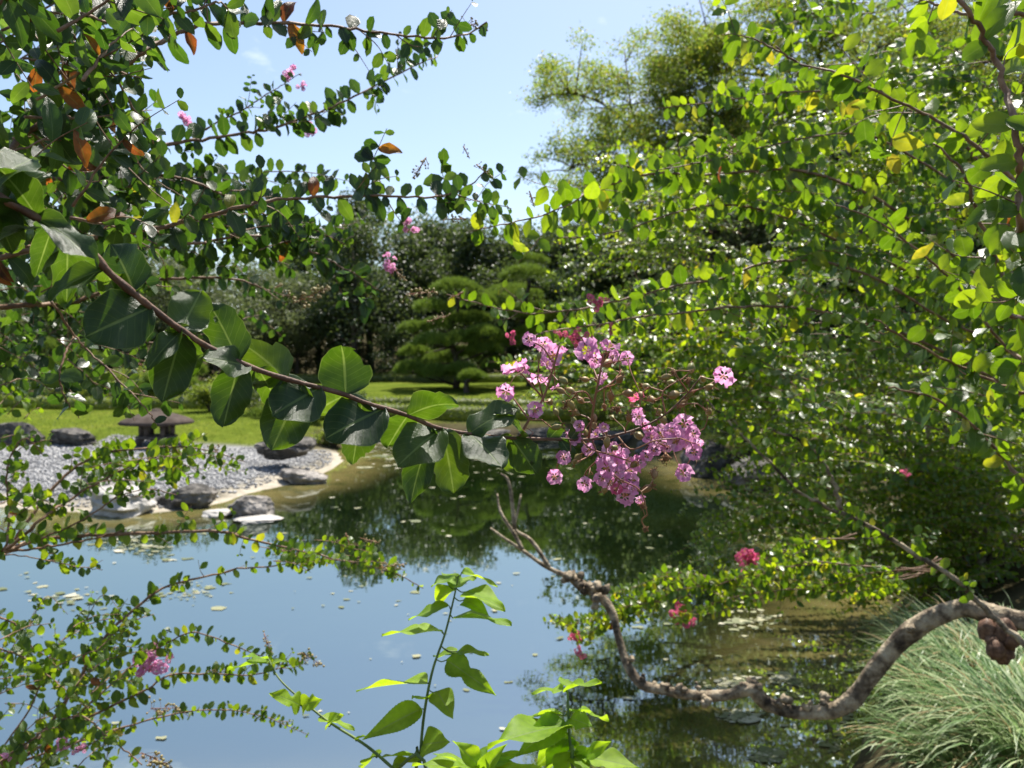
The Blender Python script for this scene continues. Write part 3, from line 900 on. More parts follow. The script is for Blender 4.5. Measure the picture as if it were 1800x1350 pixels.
# ------------------------------------------------------------------ big zelkova at the right
def zelkova():
    D0 = 28
    base = at(1530, 760, D0); base[2] = hz(base[0], base[1])
    T = thing('zelkova_tree', 'tall spreading yellow-green tree with fan-shaped boughs against the sky', 'tree', base)
    limbs = [([(1475, 215), (1420, 180), (1350, 135), (1270, 80), (1225, 62)], 0, .11), ([(1500, 400), (1400, 392), (1280, 362), (1190, 320), (1140, 255), (1112, 200), (1100, 110)], -1, .12),
             ([(1190, 320), (1100, 287), (1040, 277), (1000, 300)], -1.5, .06), ([(1140, 255), (1070, 190), (1020, 168), (985, 165)], -.5, .05),
             ([(1475, 215), (1520, 120), (1600, 40), (1650, -60)], 0, .11), ([(1500, 330), (1600, 220), (1700, 120), (1780, 30)], .5, .10),
             ([(1490, 330), (1380, 250), (1260, 200), (1190, 195)], 2, .08), ([(1475, 215), (1440, 100), (1400, 10), (1380, -60)], 1, .08),
             ([(1505, 420), (1620, 340), (1740, 290), (1850, 250)], -1, .09), ([(1420, 180), (1380, 70), (1350, 0)], 2, .05), ([(1280, 362), (1180, 372), (1090, 345), (1030, 335)], 1, .05),
             ([(1350, 135), (1250, 120), (1190, 110)], 1.5, .05), ([(1380, 250), (1280, 250), (1180, 240), (1120, 290)], -1, .05), ([(1280, 362), (1200, 280), (1190, 200), (1200, 140)], .5, .05), ([(1270, 80), (1220, 100), (1190, 150)], -.5, .04), ([(1350, 135), (1300, 200), (1240, 250)], -1, .05), ([(1520, 120), (1480, 40), (1460, -50)], -1.5, .05), ([(1700, 120), (1800, 90), (1880, 60)], 0, .06), ([(1600, 220), (1640, 130), (1720, 20)], 1, .06)]
    mb = MB()
    tp = spline([base - (0, 0, .4)] + [at(x, y, D0) for x, y in [(1528, 620), (1512, 460), (1492, 330), (1475, 215)]], 20)
    mb.tube(tp, .34, .16, 10, wob=.05)
    under(T, mb.build('trunk', M['bark']))
    P, Fm = [], []
    r = np.random.default_rng(3)
    for pts, dz, rad in limbs:
        p3 = spline([at(x, y, D0 + dz * 1.0 * i / len(pts)) for i, (x, y) in enumerate(pts)], 16)
        mb = MB(); mb.tube(p3, rad, .02, 6, wob=.05)
        for j in range(5, 16):
            for s in range(3):
                e = p3[j] + np.array([np.clip(r.normal(), -1.3, 1.3) * .9, r.normal() * 1.5, r.uniform(-.4, 1.0)])
                mb.tube(spline([p3[j], (p3[j] + e) / 2 + (0, 0, .1), e], 4), .028, .008, 4, cap=False)
                nn = int(r.uniform(160, 260))
                P.append(clump_points(e, (r.uniform(.5, 1.0), r.uniform(.5, 1.0), r.uniform(.25, .5)), nn, r, .1))
                Fm.append(rand_frames(nn, 1.0, (.08, .14), .5, r))
        under(T, mb.build('limb', M['bark']))
    under(T, batch('crown', LQ, np.concatenate(Fm), np.vstack(P), M['zelkova']))


zelkova()


# ------------------------------------------------------------------ leaf shapes
def leaf_grid(nu, nv_, W, curl=.12, fold=.10, twist=0.0, wave=.03, tipbend=0.0, prof=None, hole=None, seed=0):
    r = np.random.default_rng(seed)
    u = np.linspace(-1, 1, nu + 1); v = np.linspace(0, 1, nv_ + 1)
    if prof is None: v = v - .085 * np.sin(2 * np.pi * v)
    if prof is None:
        w = W * np.sin(np.pi * np.clip(v, 0, 1) ** 1.0) ** (.50 if nv_ > 10 else .66)
        w[0] = .012; w[-1] = .008
        w = w + r.normal(size=len(w)) * .012 * (v > .1) * (v < .93)
    else:
        vv = np.linspace(0, 1, 201); pp = np.interp(vv, prof[0], prof[1]); pp = np.convolve(np.pad(pp, 8, mode='edge'), np.hanning(17) / np.hanning(17).sum(), 'valid')
        w = W * np.interp(v, vv, pp * np.clip(vv * 40, .03, 1) * np.clip((1 - vv) * 30, .03, 1))
    U, V = np.meshgrid(u, v)
    X = U * w[:, None]
    Y = V.copy()
    ph = r.uniform(0, 6, 3)
    Z = fold * np.abs(X) - curl * (V - .15) ** 2 + wave * np.sin(V * 9 + ph[0] + U * 2) * np.abs(U) + tipbend * np.maximum(V - .65, 0) ** 2 * 4
    ca, sa = np.cos(twist * V), np.sin(twist * V)
    X, Z = X * ca - Z * sa, X * sa + Z * ca
    vert = np.stack([X, Y, Z], -1).reshape(-1, 3)
    uv = np.stack([U * .5 + .5, V], -1).reshape(-1, 2)
    i = np.arange((nu + 1) * (nv_ + 1)).reshape(nv_ + 1, nu + 1)
    q = np.stack([i[:-1, :-1], i[:-1, 1:], i[1:, 1:], i[1:, :-1]], -1).reshape(-1, 4)
    if hole is not None:
        cen = np.stack([(U[:-1, :-1] + U[1:, 1:]) / 2, (V[:-1, :-1] + V[1:, 1:]) / 2], -1).reshape(-1, 2)
        keep = np.ones(len(q), bool)
        for (hu, hv, hr) in hole:
            keep &= ((cen[:, 0] - hu) / 2) ** 2 + (cen[:, 1] - hv) ** 2 > hr ** 2
        q = q[keep]
    return vert, q, uv


VAR = {}


def variants(key, mat, specs, nu, nv_):
    VAR[key] = []
    for i, sp in enumerate(specs):
        v, q, uv = leaf_grid(nu, nv_, seed=i + 11, **sp)
        VAR[key].append(raw_mesh('leaf_' + key, v, q, uv, mat))


BIG = [dict(W=.33, curl=.20, fold=.12, wave=.08), dict(W=.30, curl=.28, fold=.18, twist=.3, wave=.09), dict(W=.35, curl=.14, fold=.10, wave=.09), dict(W=.29, curl=.36, fold=.36, twist=-.4, wave=.06),
       dict(W=.32, curl=.16, fold=.12, wave=.07, hole=[(.25, .62, .06), (.1, .74, .04), (-.5, .45, .035)]), dict(W=.34, curl=.16, fold=.18, tipbend=-.5, hole=[(-.95, .75, .16)]), dict(W=.31, curl=.06, fold=.25, hole=[(.9, .95, .18)])]
variants('near', M['leaf_near'], BIG, 8, 14)
MID = [dict(W=.34, curl=.12, fold=.18), dict(W=.31, curl=.30, fold=.35, twist=.4), dict(W=.37, curl=.02, fold=.12, wave=.05), dict(W=.28, curl=.35, fold=.5, twist=-.5),
       dict(W=.30, curl=.15, fold=.2, hole=[(.5, .6, .12)]), dict(W=.31, curl=.2, fold=.2, tipbend=-.6)]
NAR = [dict(sp, W=sp['W'] * .76, curl=sp['curl'] + .12) for sp in MID]
for k, m in (('mid', 'leaf'), ('dark', 'leaf_dark'), ('yellow', 'leaf_yellow'), ('orange', 'leaf_orange')):
    variants(k, M[m], MID if k == 'mid' else NAR, 4, 8)
MULP = (np.array([0, .03, .10, .2, .28, .34, .40, .47, .55, .65, .75, .85, .93, 1]), np.array([.02, .5, .85, 1.0, .95, .80, .50, .72, .80, .66, .46, .26, .11, .01]))
MULP2 = (np.array([0, .03, .10, .2, .3, .4, .5, .6, .7, .8, .9, 1]), np.array([.02, .5, .85, 1.0, 1.0, .94, .84, .7, .54, .36, .16, .01]))
MULP3 = (np.array([0, .03, .10, .18, .24, .30, .36, .45, .55, .65, .75, .85, .93, 1]), np.array([.02, .45, .8, .9, .72, .36, .40, .66, .70, .6, .42, .24, .1, .01]))
mul = [dict(W=.40, curl=.14, fold=.14, prof=MULP, wave=.05), dict(W=.40, curl=.12, fold=.16, prof=MULP2, wave=.05), dict(W=.44, curl=.16, fold=.10, prof=MULP3, wave=.05), dict(W=.36, curl=.25, fold=.25, prof=MULP2, twist=.3), dict(W=.38, curl=.1, fold=.2, prof=MULP, twist=-.3)]
VAR['mulberry'] = []
for i, sp in enumerate(mul):
    v, q, uv = leaf_grid(8, 36, seed=i + 70, **sp)
    saw = np.where(np.arange(37) % 2 == 0, 1.0, .955)          # toothed margin
    v = v.reshape(37, 9, 3); v[:, [0, 8], 0] *= saw[:, None]; v = v.reshape(-1, 3)
    VAR['mulberry'].append(raw_mesh('leaf_mulberry', v, q, uv, M['mulberry']))
LM = leaf_grid(2, 4, .34, .15, .25, seed=5)          # light template for masses of leaves


def frame(axis, normal):
    y = nrm(axis)
    z = nrm(normal - y * np.sum(normal * y, -1, keepdims=True))
    x = np.cross(y, z)
    return np.stack([x, y, z], -1)


def leaf_obj(parent, key, pos, R, L, W=1.0, var=None, name='leaf'):
    vs = VAR[key]
    o = link(name, vs[var if var is not None else rng.integers(len(vs))])
    m = Matrix(((R[0][0] * L * W, R[0][1] * L, R[0][2] * L, pos[0]), (R[1][0] * L * W, R[1][1] * L, R[1][2] * L, pos[1]), (R[2][0] * L * W, R[2][1] * L, R[2][2] * L, pos[2]), (0, 0, 0, 1)))
    o.parent = parent
    if parent.parent is not None and parent.parent.type == 'EMPTY':
        pass
    o.matrix_basis = m
    return o


def leaf_sites(p3, spacing, size, start=.1, end=1.0, jit=.5, roll=.4, pair=True, face=1.0, lean=.3, up=.25, flat=0.0, r=rng):
    """opposite pairs of leaves along a twig: positions, frames, lengths"""
    q, Ln = resample(p3, 120)
    n = max(2, int(Ln * (end - start) / spacing))
    t = start + (end - start) * (np.arange(n) + .75 + r.uniform(-.4, .4, n)) / n
    t = np.clip(t, 0, .999)
    ii = (t * 119).astype(int)
    pos = q[ii]; tan = nrm(np.gradient(q, axis=0))[ii]
    ref = np.where(np.abs(tan[:, 2:3]) < .85, np.array([[0, 0, 1.0]]), np.array([[1.0, 0, .2]]))
    u = nrm(ref - tan * np.sum(ref * tan, 1, keepdims=True)); w = np.cross(tan, u)
    out_p, out_a, out_n, out_l = [], [], [], []
    taper = np.minimum(1, .55 + 2.2 * (1 - t))
    for sgn in ((1, -1) if pair else (1,)):
        ph = r.normal(size=n) * roll + flat * math.pi / 2
        s_ = sgn if pair else np.where(np.arange(n) % 2 == 0, 1, -1)
        a = (np.cos(ph)[:, None] * u + np.sin(ph)[:, None] * w) * (s_ if np.ndim(s_) == 0 else s_[:, None]) + tan * (lean + r.normal(size=(n, 1)) * .2) + np.array([0, 0, -.12])
        c = nrm(EYE - pos) * face + np.array([0, 0, up]) + r.normal(size=(n, 3)) * jit
        out_p.append(pos + tan * r.normal(size=(n, 1)) * spacing * .12); out_a.append(nrm(a)); out_n.append(c)
        out_l.append(size * 1.18 * taper * r.uniform(.5, 1.15, n))
    P, A, Nn, Lh = np.vstack(out_p), np.vstack(out_a), np.vstack(out_n), np.concatenate(out_l)
    keep = r.uniform(size=len(P)) > .10
    return P[keep], frame(A, Nn)[keep], Lh[keep]


class Crape:
    """one crape myrtle: stems are parts, the leaves that show largest are leaf sub-parts, the rest is one foliage part"""
    def __init__(self, name, label, cat, base, key='mid', orange=.04, yellow=.05, limit=300):
        self.T = thing(name, label, cat, (0, 0, 0))
        self.base, self.key, self.limit = np.asarray(base, float), key, limit
        self.orange, self.yellow = orange, yellow
        self.sites = []
        self.k = 1.0; self.sk = 1.0

    def stem(self, px, d0, d1, r0, r1, size=.045, spacing=.03, start=.08, root=None, leaves=True, name='branch', sides=6, n=40, mat='twig', pre=None, forks=None, **kw):
        size *= self.k; spacing *= (.5 + .5 * self.k) * self.sk
        k = len(px)
        w = rng.normal(size=k) * .02
        p3 = [at(x, y, d0 + (d1 - d0) * i / (k - 1) + w[i]) for i, (x, y) in enumerate(px)]
        if pre is not None:
            p3 = [np.asarray(q, float) for q in pre] + p3
        p3 = spline(p3, n)
        kink = rng.normal(size=(n, 3)) * r1 * .9
        kink[0] = 0
        p3 = p3 + kink
        mb = MB(); mb.tube(p3, r0, r1, sides, wob=.07)
        got = [leaf_sites(p3, spacing, size, start, **kw)] if leaves else []
        if leaves:
            q, Ln = resample(p3, 60)
            tg = nrm(np.gradient(q, axis=0))
            for f in range(int(Ln * 9) if forks is None else forks):      # short side shoots
                i = int(60 * rng.uniform(max(start, .1), .93))
                dr = nrm(tg[i] * .8 + rng.normal(size=3) * .55)
                ln = rng.uniform(.05, .15) * size / .045
                e = [q[i], q[i] + dr * ln * .5 + rng.normal(size=3) * .006, q[i] + dr * ln + np.array([0, 0, rng.uniform(-.2, .2) * ln])]
                sp = spline(e, 8)
                mb.tube(sp, min(.0014, r0 * .5), .0006, 4, cap=False)
                got.append(leaf_sites(sp, spacing * .85, size * .8, .1, **kw))
        o = mb.build(name, M[mat], self.T)
        for P, R, L in got:
            self.sites.append((o, P, R, L))
        return o, p3

    def finish(self, mass_mat='leaf', tmpl=None):
        own = np.concatenate([np.full(len(s[1]), i) for i, s in enumerate(self.sites)])
        P = np.vstack([s[1] for s in self.sites]); R = np.concatenate([s[2] for s in self.sites]); L = np.concatenate([s[3] for s in self.sites])
        x, y, d = to_px(P)
        vis = (x > -40) & (x < 1840) & (y > -40) & (y < 1390) & (d > .2)
        score = np.where(vis, L * FPX / d * (.4 + np.abs(np.einsum('ni,ni->n', R[:, :, 2], nrm(EYE - P)))), 0)
        order = np.argsort(-score)
        top, rest = order[:self.limit], order[self.limit:]
        for i in top:
            u = rng.uniform()
            key = 'orange' if u < self.orange else 'yellow' if u < self.orange + self.yellow else self.key
            leaf_obj(self.sites[own[i]][0], key, P[i], R[i], L[i])
        if len(rest):
            o = batch('foliage', tmpl or LM, R[rest] * L[rest, None, None], P[rest], M[mass_mat], self.T)
            tag(o, kind='stuff')


# ------------------------------------------------------------------ flowers and seed heads
def flower_mesh(seed, mat):
    r = np.random.default_rng(seed)
    V, Q, n = [], [], 0
    for k in range(6):
        a = k * math.pi / 3 + r.uniform(-.2, .2)
        tilt = r.uniform(-.1, .5)
        m = 5
        u = np.linspace(-1, 1, m + 1); v = np.linspace(0, 1, 5)
        w = np.array([.05, .07, .42, .60, .50]) * r.uniform(.85, 1.2)
        rr = np.array([.05, .38, .55, .85, 1.0]) * r.uniform(.85, 1.1)
        U, _ = np.meshgrid(u, v)
        X = U * w[:, None] + r.normal(size=U.shape) * .06 * (v[:, None] > .4)
        Y = rr[:, None] + r.normal(size=U.shape) * .05 * (v[:, None] > .4) - .12 * np.abs(U) * (v[:, None] > .9)
        Z = tilt * Y + r.normal(size=U.shape) * .10 * (v[:, None] > .4) + .13 * np.sin(U * 8 + k) * (v[:, None] > .4)
        x = X * math.cos(a) - Y * math.sin(a); y = X * math.sin(a) + Y * math.cos(a)
        V.append(np.stack([x, y, Z], -1).reshape(-1, 3))
        i = np.arange(5 * (m + 1)).reshape(5, m + 1) + n
        Q.append(np.stack([i[:-1, :-1], i[:-1, 1:], i[1:, 1:], i[1:, :-1]], -1).reshape(-1, 4)); n += 5 * (m + 1)
    npet = sum(len(q) for q in Q)
    for k in range(12):                                       # stamens
        a = r.uniform(0, 6.28); e = np.array([math.cos(a) * .3, math.sin(a) * .3, r.uniform(.25, .5)]); s = np.array([-math.sin(a), math.cos(a), 0]) * .03
        V.append(np.array([-s * .4, s * .4, e + s, e - s])); Q.append(np.array([[n, n + 1, n + 2, n + 3]])); n += 4
    me = raw_mesh('flower', np.vstack(V), np.vstack(Q), None, mat)
    me.materials.append(M['stamen'])
    idx = np.zeros(len(me.polygons), np.int32); idx[npet:] = 1
    me.polygons.foreach_set('material_index', idx)
    return me


FLOWER = [flower_mesh(i, M['petal']) for i in range(6)]
FLOWER_HOT = [flower_mesh(i + 20, M['petal_hot']) for i in range(4)]


def capsule_mesh(seed):
    r = np.random.default_rng(seed)
    prof = [(.10, -.15), (.28, .05), (.42, .35), (.45, .65), (.36, .95), (.20, 1.2), (.05, 1.32)]
    n = 8; a = np.linspace(0, 2 * math.pi, n, endpoint=False)
    V = np.vstack([np.stack([np.cos(a) * p * (1 + .1 * np.cos(a * 4)), np.sin(a) * p * (1 + .1 * np.cos(a * 4)), np.full(n, h)], 1) for p, h in prof]) + r.normal(size=(n * len(prof), 3)) * .02
    Q = [(i * n + k, i * n + (k + 1) % n, (i + 1) * n + (k + 1) % n, (i + 1) * n + k) for i in range(len(prof) - 1) for k in range(n)]
    m = len(V); T = []
    for k in range(9):                                        # withered tuft
        b = r.uniform(0, 6.28); e = np.array([math.cos(b) * r.uniform(.2, .7), math.sin(b) * r.uniform(.2, .7), r.uniform(1.3, 1.8)]); s = r.normal(size=3) * .09
        T.append(np.array([(0, 0, 1.15), s + (0, 0, 1.2), e + s, e])); Q.append((m, m + 1, m + 2, m + 3)); m += 4
    me = raw_mesh('seed_capsule', np.vstack([V] + T), np.array(Q), None, M['bud'])
    me.materials.append(M['dry'])
    idx = np.zeros(len(me.polygons), np.int32); idx[-9:] = 1
    me.polygons.foreach_set('material_index', idx)
    return me


CAPS = [capsule_mesh(i) for i in range(4)]


def place(parent, name, mesh, pos, axis_z, s, spin=None):
    z = nrm(axis_z); x = nrm(np.cross(z, rng.normal(size=3))); y = np.cross(z, x)
    o = link(name, mesh, parent)
    o.matrix_basis = Matrix(((x[0] * s, y[0] * s, z[0] * s, pos[0]), (x[1] * s, y[1] * s, z[1] * s, pos[1]), (x[2] * s, y[2] * s, z[2] * s, pos[2]), (0, 0, 0, 1)))
    return o


def bud_panicle(parent, px, py, d, size_px, direction, n=26, mat='bud_pale'):
    """branched head of round buds at a shoot tip"""
    c = at(px, py, d); u = d / FPX
    dr = nrm(direction[0] * RT - direction[1] * UPV + rng.normal(size=3) * .2)
    s = size_px * u
    b = c - dr * s * .5
    mb, bb = MB(), MB()
    mb.tube(spline([b, c, c + dr * s * .5], 5), .0016, .0008, 4)
    for k in range(n):
        t = rng.uniform(0, 1); p = b + dr * s * t
        e = p + nrm(rng.normal(size=3) + dr * .6) * s * .38 * (1.1 - .8 * t) * rng.uniform(.5, 1)
        mb.tube([p, (p + e) / 2 + rng.normal(size=3) * .002, e], .0007, .0006, 3, cap=False)
        bb.blob(e, s * rng.uniform(.035, .06), 1, .1)
    st = mb.build('panicle', M['stalk'], parent)
    bb.build('buds', M[mat], st).__setitem__('kind', 'stuff')


def flower_head(parent, px, py, d, size_px, n=8, hot=False, name='flower_head'):
    """small distant flower cluster as one part with its florets below it"""
    c = at(px, py, d); u = d / FPX; s = size_px * u * (.72 if hot else .9)
    mb = MB()
    pts = []
    for k in range(int(n * 1.6)):
        e = c + rng.normal(size=3) * s * .30
        pts.append(e)
        mb.tube([c - (0, 0, s * .4), (c + e) / 2, e], .0012, .0008, 3, cap=False)
    st = mb.build(name, M['stalk'], parent)
    fl = FLOWER_HOT if hot else FLOWER
    for e in pts:
        place(st, 'flower', fl[rng.integers(len(fl))], e, nrm(EYE - e + rng.normal(size=3) * d * .6), s * rng.uniform(.19, .27))


# ------------------------------------------------------------------ the flowering branch close to the camera
def main_branch():
    T = thing('crape_myrtle_branch', 'sharp near branch of large dark leaves ending in the lilac flower head', 'branch', (0, 0, 0))
    line = [(-160, 250), (-60, 315), (0, 348), (70, 386), (160, 443), (190, 478), (240, 520), (265, 540), (315, 578), (370, 612), (440, 645), (500, 665), (600, 692), (640, 707), (715, 730), (770, 752),
            (830, 763), (900, 770), (980, 772), (1040, 772), (1090, 763), (1130, 750), (1170, 728), (1210, 690), (1232, 662)]
    dep = lambda x: .56 + .40 * np.clip((x + 60) / 1100, 0, 1.1)
    p3 = spline([at(x, y, dep(x)) for x, y in line], 90)
    r = np.interp(np.linspace(0, 1, 90), [0, .1, .5, .75, .85, 1], [.0037, .0035, .0026, .0020, .0014, .0010])
    r *= 1 + .07 * np.sin(np.arange(90) * 1.9) + rng.normal(size=90) * .04
    mb = MB(); mb.tube(p3, r, sides=9, wob=.04)
    stem = mb.build('stem', M['twig_dark'], T)
    # leaf: base, tip, width (photo px), facing ('f' upper side to camera, 'b' back side, 'e' nearly edge on), depth shift, variant
    LV = [((75, 392), (2, 286), 62, 'b', -.02, 0), ((72, 357), (172, 442), 58, 'f', -.03, 1), ((100, 402), (-30, 405), 40, 'e', -.02, 3), ((186, 474), (68, 512), 46, 'f', 0, 3),
          ((96, 408), (62, 488), 40, 'b', .02, 6), ((245, 517), (205, 430), 80, 'b', 0, 4), ((267, 543), (143, 592), 84, 'f', -.02, 2), ((316, 580), (350, 512), 66, 'b', .01, 0),
          ((324, 588), (252, 642), 30, 'e', -.02, 1), ((322, 590), (284, 710), 60, 'b', 0, 2), ((310, 560), (342, 656), 50, 'b', .05, 0), ((420, 632), (372, 528), 68, 'b', 0, 4), ((442, 646), (356, 622), 46, 'f', -.03, 2),
          ((412, 640), (392, 752), 58, 'b', .01, 0), ((440, 650), (428, 695), 40, 'b', .05, 6), ((500, 664), (434, 604), 66, 'b', .01, 5), ((550, 684), (474, 728), 78, 'f', -.03, 2), ((528, 684), (474, 797), 68, 'b', .01, 2),
          ((452, 652), (490, 704), 46, 'b', .06, 0), ((600, 688), (556, 718), 54, 'b', .05, 0), ((608, 690), (604, 606), 88, 'b', 0, 5), ((668, 716), (566, 768), 82, 'f', -.03, 2), ((630, 712), (620, 822), 64, 'b', .02, 6),
          ((716, 722), (684, 778), 50, 'b', .05, 0), ((718, 730), (806, 690), 60, 'b', -.01, 3), ((772, 752), (694, 816), 70, 'f', -.03, 2), ((752, 770), (716, 882), 52, 'b', .01, 1), ((772, 756), (804, 870), 62, 'b', .01, 0),
          ((832, 762), (910, 702), 56, 'f', .02, 1), ((830, 748), (886, 814), 66, 'f', -.03, 0), ((912, 757), (880, 708), 34, 'e', -.01, 3), ((904, 772), (946, 834), 50, 'b', .01, 4),
          ((960, 772), (990, 742), 24, 'b', 0, 0), ((985, 775), (1012, 810), 24, 'f', 0, 1), ((870, 772), (900, 816), 40, 'b', .04, 0), ((10, 352), (48, 300), 44, 'b', .05, 1), ((-20, 335), (60, 250), 50, 'e', .04, 3),
          ((-40, 325), (30, 440), 60, 'b', .06, 2), ((30, 366), (0, 470), 50, 'f', .05, 1), ((1010, 772), (1030, 735), 20, 'b', .02, 0), ((130, 425), (118, 515), 44, 'b', .07, 0), ((180, 468), (220, 540), 40, 'b', .07, 4)]
    for (b, t, w, fc, dd, var) in LV:
        d = float(dep(b[0])) + dd
        bp = p3[int(np.argmin(np.linalg.norm(p3 - at(*b, float(dep(b[0]))), axis=1)))]
        back = fc == 'b'
        tp = at(*t, d + (rng.uniform(-.01, .03) if back else rng.uniform(-.025, .0)))
        ax = tp - bp
        L = np.linalg.norm(ax)
        cam_dir = nrm(EYE - bp)
        n = {'f': cam_dir * .9 + np.array([.1, 0, .55]), 'b': -cam_dir * 1.0 + np.array([.15, 0, .35]), 'e': cam_dir * .35 + np.array([0, 0, 1.0])}[fc] + rng.normal(size=3) * .12
        R = frame(ax, n)
        L *= .93
        W = 1.15 * (w / FPX * d) / (L * .64)
        if fc == 'e': W *= 1.3
        W = min(W, 1.7)
        leaf_obj(stem, 'near', bp, R, L, W, var)
    # flower head
    stems = [[(912, 770), (930, 738), (955, 700), (973, 645), (984, 606)], [(1035, 770), (1045, 705), (1055, 655), (1061, 622)], [(955, 700), (915, 655)], [(955, 700), (945, 665)], [(930, 738), (895, 690)],
             [(1048, 690), (1075, 672), (1090, 655)], [(1045, 715), (1030, 690), (1008, 690)], [(1052, 670), (1040, 640), (1033, 620)], [(1058, 640), (1072, 618)], [(1065, 640), (1102, 632)],
             [(1130, 750), (1125, 700), (1140, 680)], [(1170, 728), (1165, 690), (1190, 670)], [(1210, 690), (1240, 680), (1268, 662)], [(1190, 712), (1225, 710), (1245, 727)], [(1210, 690), (1188, 655), (1212, 652)],
             [(1085, 766), (1110, 790), (1150, 775), (1195, 770)], [(1150, 775), (1185, 790), (1220, 790), (1202, 828)], [(1040, 772), (1055, 805), (1085, 840), (1125, 862), (1138, 905)], [(1000, 772), (985, 800), (975, 838)],
             [(1055, 805), (1030, 830), (1028, 850)], [(1085, 840), (1075, 860), (1098, 875)], [(1020, 772), (1040, 790), (1075, 800), (1110, 812)], [(975, 645), (955, 612), (930, 598)], [(1138, 905), (1128, 915), (1135, 930)], [(1040, 790), (1015, 800), (990, 800)]]
    fb = MB(); allp = []
    for k, s in enumerate(stems):
        dz = rng.normal() * .035
        d0 = float(dep(s[0][0]))
        q = spline([at(x, y, d0 + dz * min(1, i / 1.5)) for i, (x, y) in enumerate(s)], 14)
        r0 = .0017 if k < 2 else .0012
        fb.tube(q, r0, r0 * .7, 6); allp.append(q)
    allp = np.vstack(allp + [p3[70:]])
    FL = [(930, 597, 25), (955, 605, 30), (970, 625, 38), (905, 650, 46), (890, 688, 32), (948, 662, 34), (941, 720, 28), (1032, 617, 42), (1070, 612, 34), (1102, 630, 24), (1058, 665, 25), (1118, 700, 28, 1), (1120, 732, 28),
          (1130, 745, 22), (1272, 660, 36), (1203, 745, 34), (1217, 762, 30), (1165, 768, 40), (1190, 775, 36), (1145, 772, 30), (1220, 795, 28), (1202, 832, 30), (1010, 770, 30), (1050, 765, 26), (990, 802, 26), (975, 838, 28),
          (1028, 850, 26), (1075, 798, 38), (1098, 808, 44), (1122, 812, 30), (1068, 822, 34), (1058, 840, 30), (1090, 843, 34), (1137, 800, 22), (1083, 860, 20, 1), (1098, 873, 32), (1126, 880, 18), (918, 642, 30), (985, 618, 26), (1180, 758, 30), (1085, 828, 30), (1045, 632, 26), (1110, 845, 28), (1060, 808, 26), (1082, 815, 30), (1105, 830, 26), (1072, 850, 26), (1150, 790, 24), (1205, 775, 28), (1175, 785, 26), (1090, 800, 26), (1225, 780, 24), (1112, 860, 22), (960, 640, 24), (1080, 625, 24), (1018, 748, 20), (1062, 752, 20), (1035, 790, 22), (975, 680, 16), (1140, 755, 20)]
    CP = [(947, 632), (1060, 642), (1090, 655), (985, 665), (1010, 690), (1142, 680), (1062, 712), (965, 706), (980, 730), (1185, 672), (1212, 655), (1216, 690), (1192, 692), (1240, 682), (1246, 727), (1160, 727), (1096, 692), (1025, 708),
          (1046, 752), (1066, 786), (1180, 780), (1130, 862), (1066, 860), (1020, 800), (1085, 790), (1110, 820), (1178, 660), (1112, 715), (1150, 840), (1008, 815), (1235, 665), (1130, 770), (1000, 705), (1035, 668), (1072, 690), (1018, 728), (1078, 735), (992, 690), (1042, 728), (1105, 740), (1085, 672), (1012, 748), (1150, 705), (1125, 690), (1030, 765), (970, 752), (1065, 760), (1205, 705), (1170, 745)]
    pend = []
    for f in FL:
        d = float(dep(f[0])) + rng.normal() * .03
        c = at(f[0], f[1], d)
        a = allp[int(np.argmin(np.linalg.norm(allp - c, axis=1)))]
        fb.tube(spline([a, (a + c) / 2 + rng.normal(size=3) * .004 - (0, 0, .003), c], 5), .0007, .0006, 4, cap=False)
        pend.append((f, c, d, a))
    cp = []
    for x, y in CP:
        d = float(dep(x)) + rng.normal() * .025
        c = at(x, y, d)
        a = allp[int(np.argmin(np.linalg.norm(allp - c, axis=1)))]
        fb.tube([a, (a + c) / 2 + rng.normal(size=3) * .003, c], .0009, .0008, 4, cap=False)
        cp.append((c, a, d))
    for k in range(26):                                       # curling styles and bare pedicels
        a = allp[rng.integers(len(allp) - 30)]
        e = a + nrm(rng.normal(size=3)) * rng.uniform(.008, .02)
        fb.tube(spline([a, (a + e) / 2 + rng.normal(size=3) * .004, e, e + rng.normal(size=3) * .004], 7), .0005, .0004, 3, cap=False)
    pan = fb.build('flower_stalk', M['stalk'], T)
    for f, c, d, a in pend:
        hot = len(f) > 3
        fl = FLOWER_HOT if hot else FLOWER
        place(pan, 'flower', fl[rng.integers(len(fl))], c, nrm(nrm(EYE - c) * 1.0 + nrm(c - a) * .5 + rng.normal(size=3) * .4), f[2] / FPX * d * .53)
    for c, a, d in cp:
        ax = nrm(nrm(c - a) + np.array([0, 0, .3]) + rng.normal(size=3) * .3)
        place(pan, 'seed_capsule', CAPS[rng.integers(4)], c, ax, rng.uniform(10, 17) / FPX * d)
    # withered flowers
    for (x, y, s) in [(1085, 718, 26), (1170, 805, 28), (1148, 830, 16), (1135, 930, 12), (1130, 890, 20), (1210, 668, 18), (995, 712, 14), (1185, 655, 18)]:
        d = float(dep(x)); c = at(x, y, d); mb = MB()
        for k in range(16):
            e = c + nrm(rng.normal(size=3)) * s / FPX * d * rng.uniform(.3, .6)
            mb.tube(spline([c + rng.normal(size=3) * .001, (c + e) / 2 + rng.normal(size=3) * .003, e], 4), .0009, .0004, 3)
        mb.blob(c, s / FPX * d * .25, 1, .3)
        mb.build('withered_flower', M['dry'], pan)


main_branch()

# ------------------------------------------------------------------ crape myrtle whose boughs come in from the left
LT = at(-330, 620, 1.75)


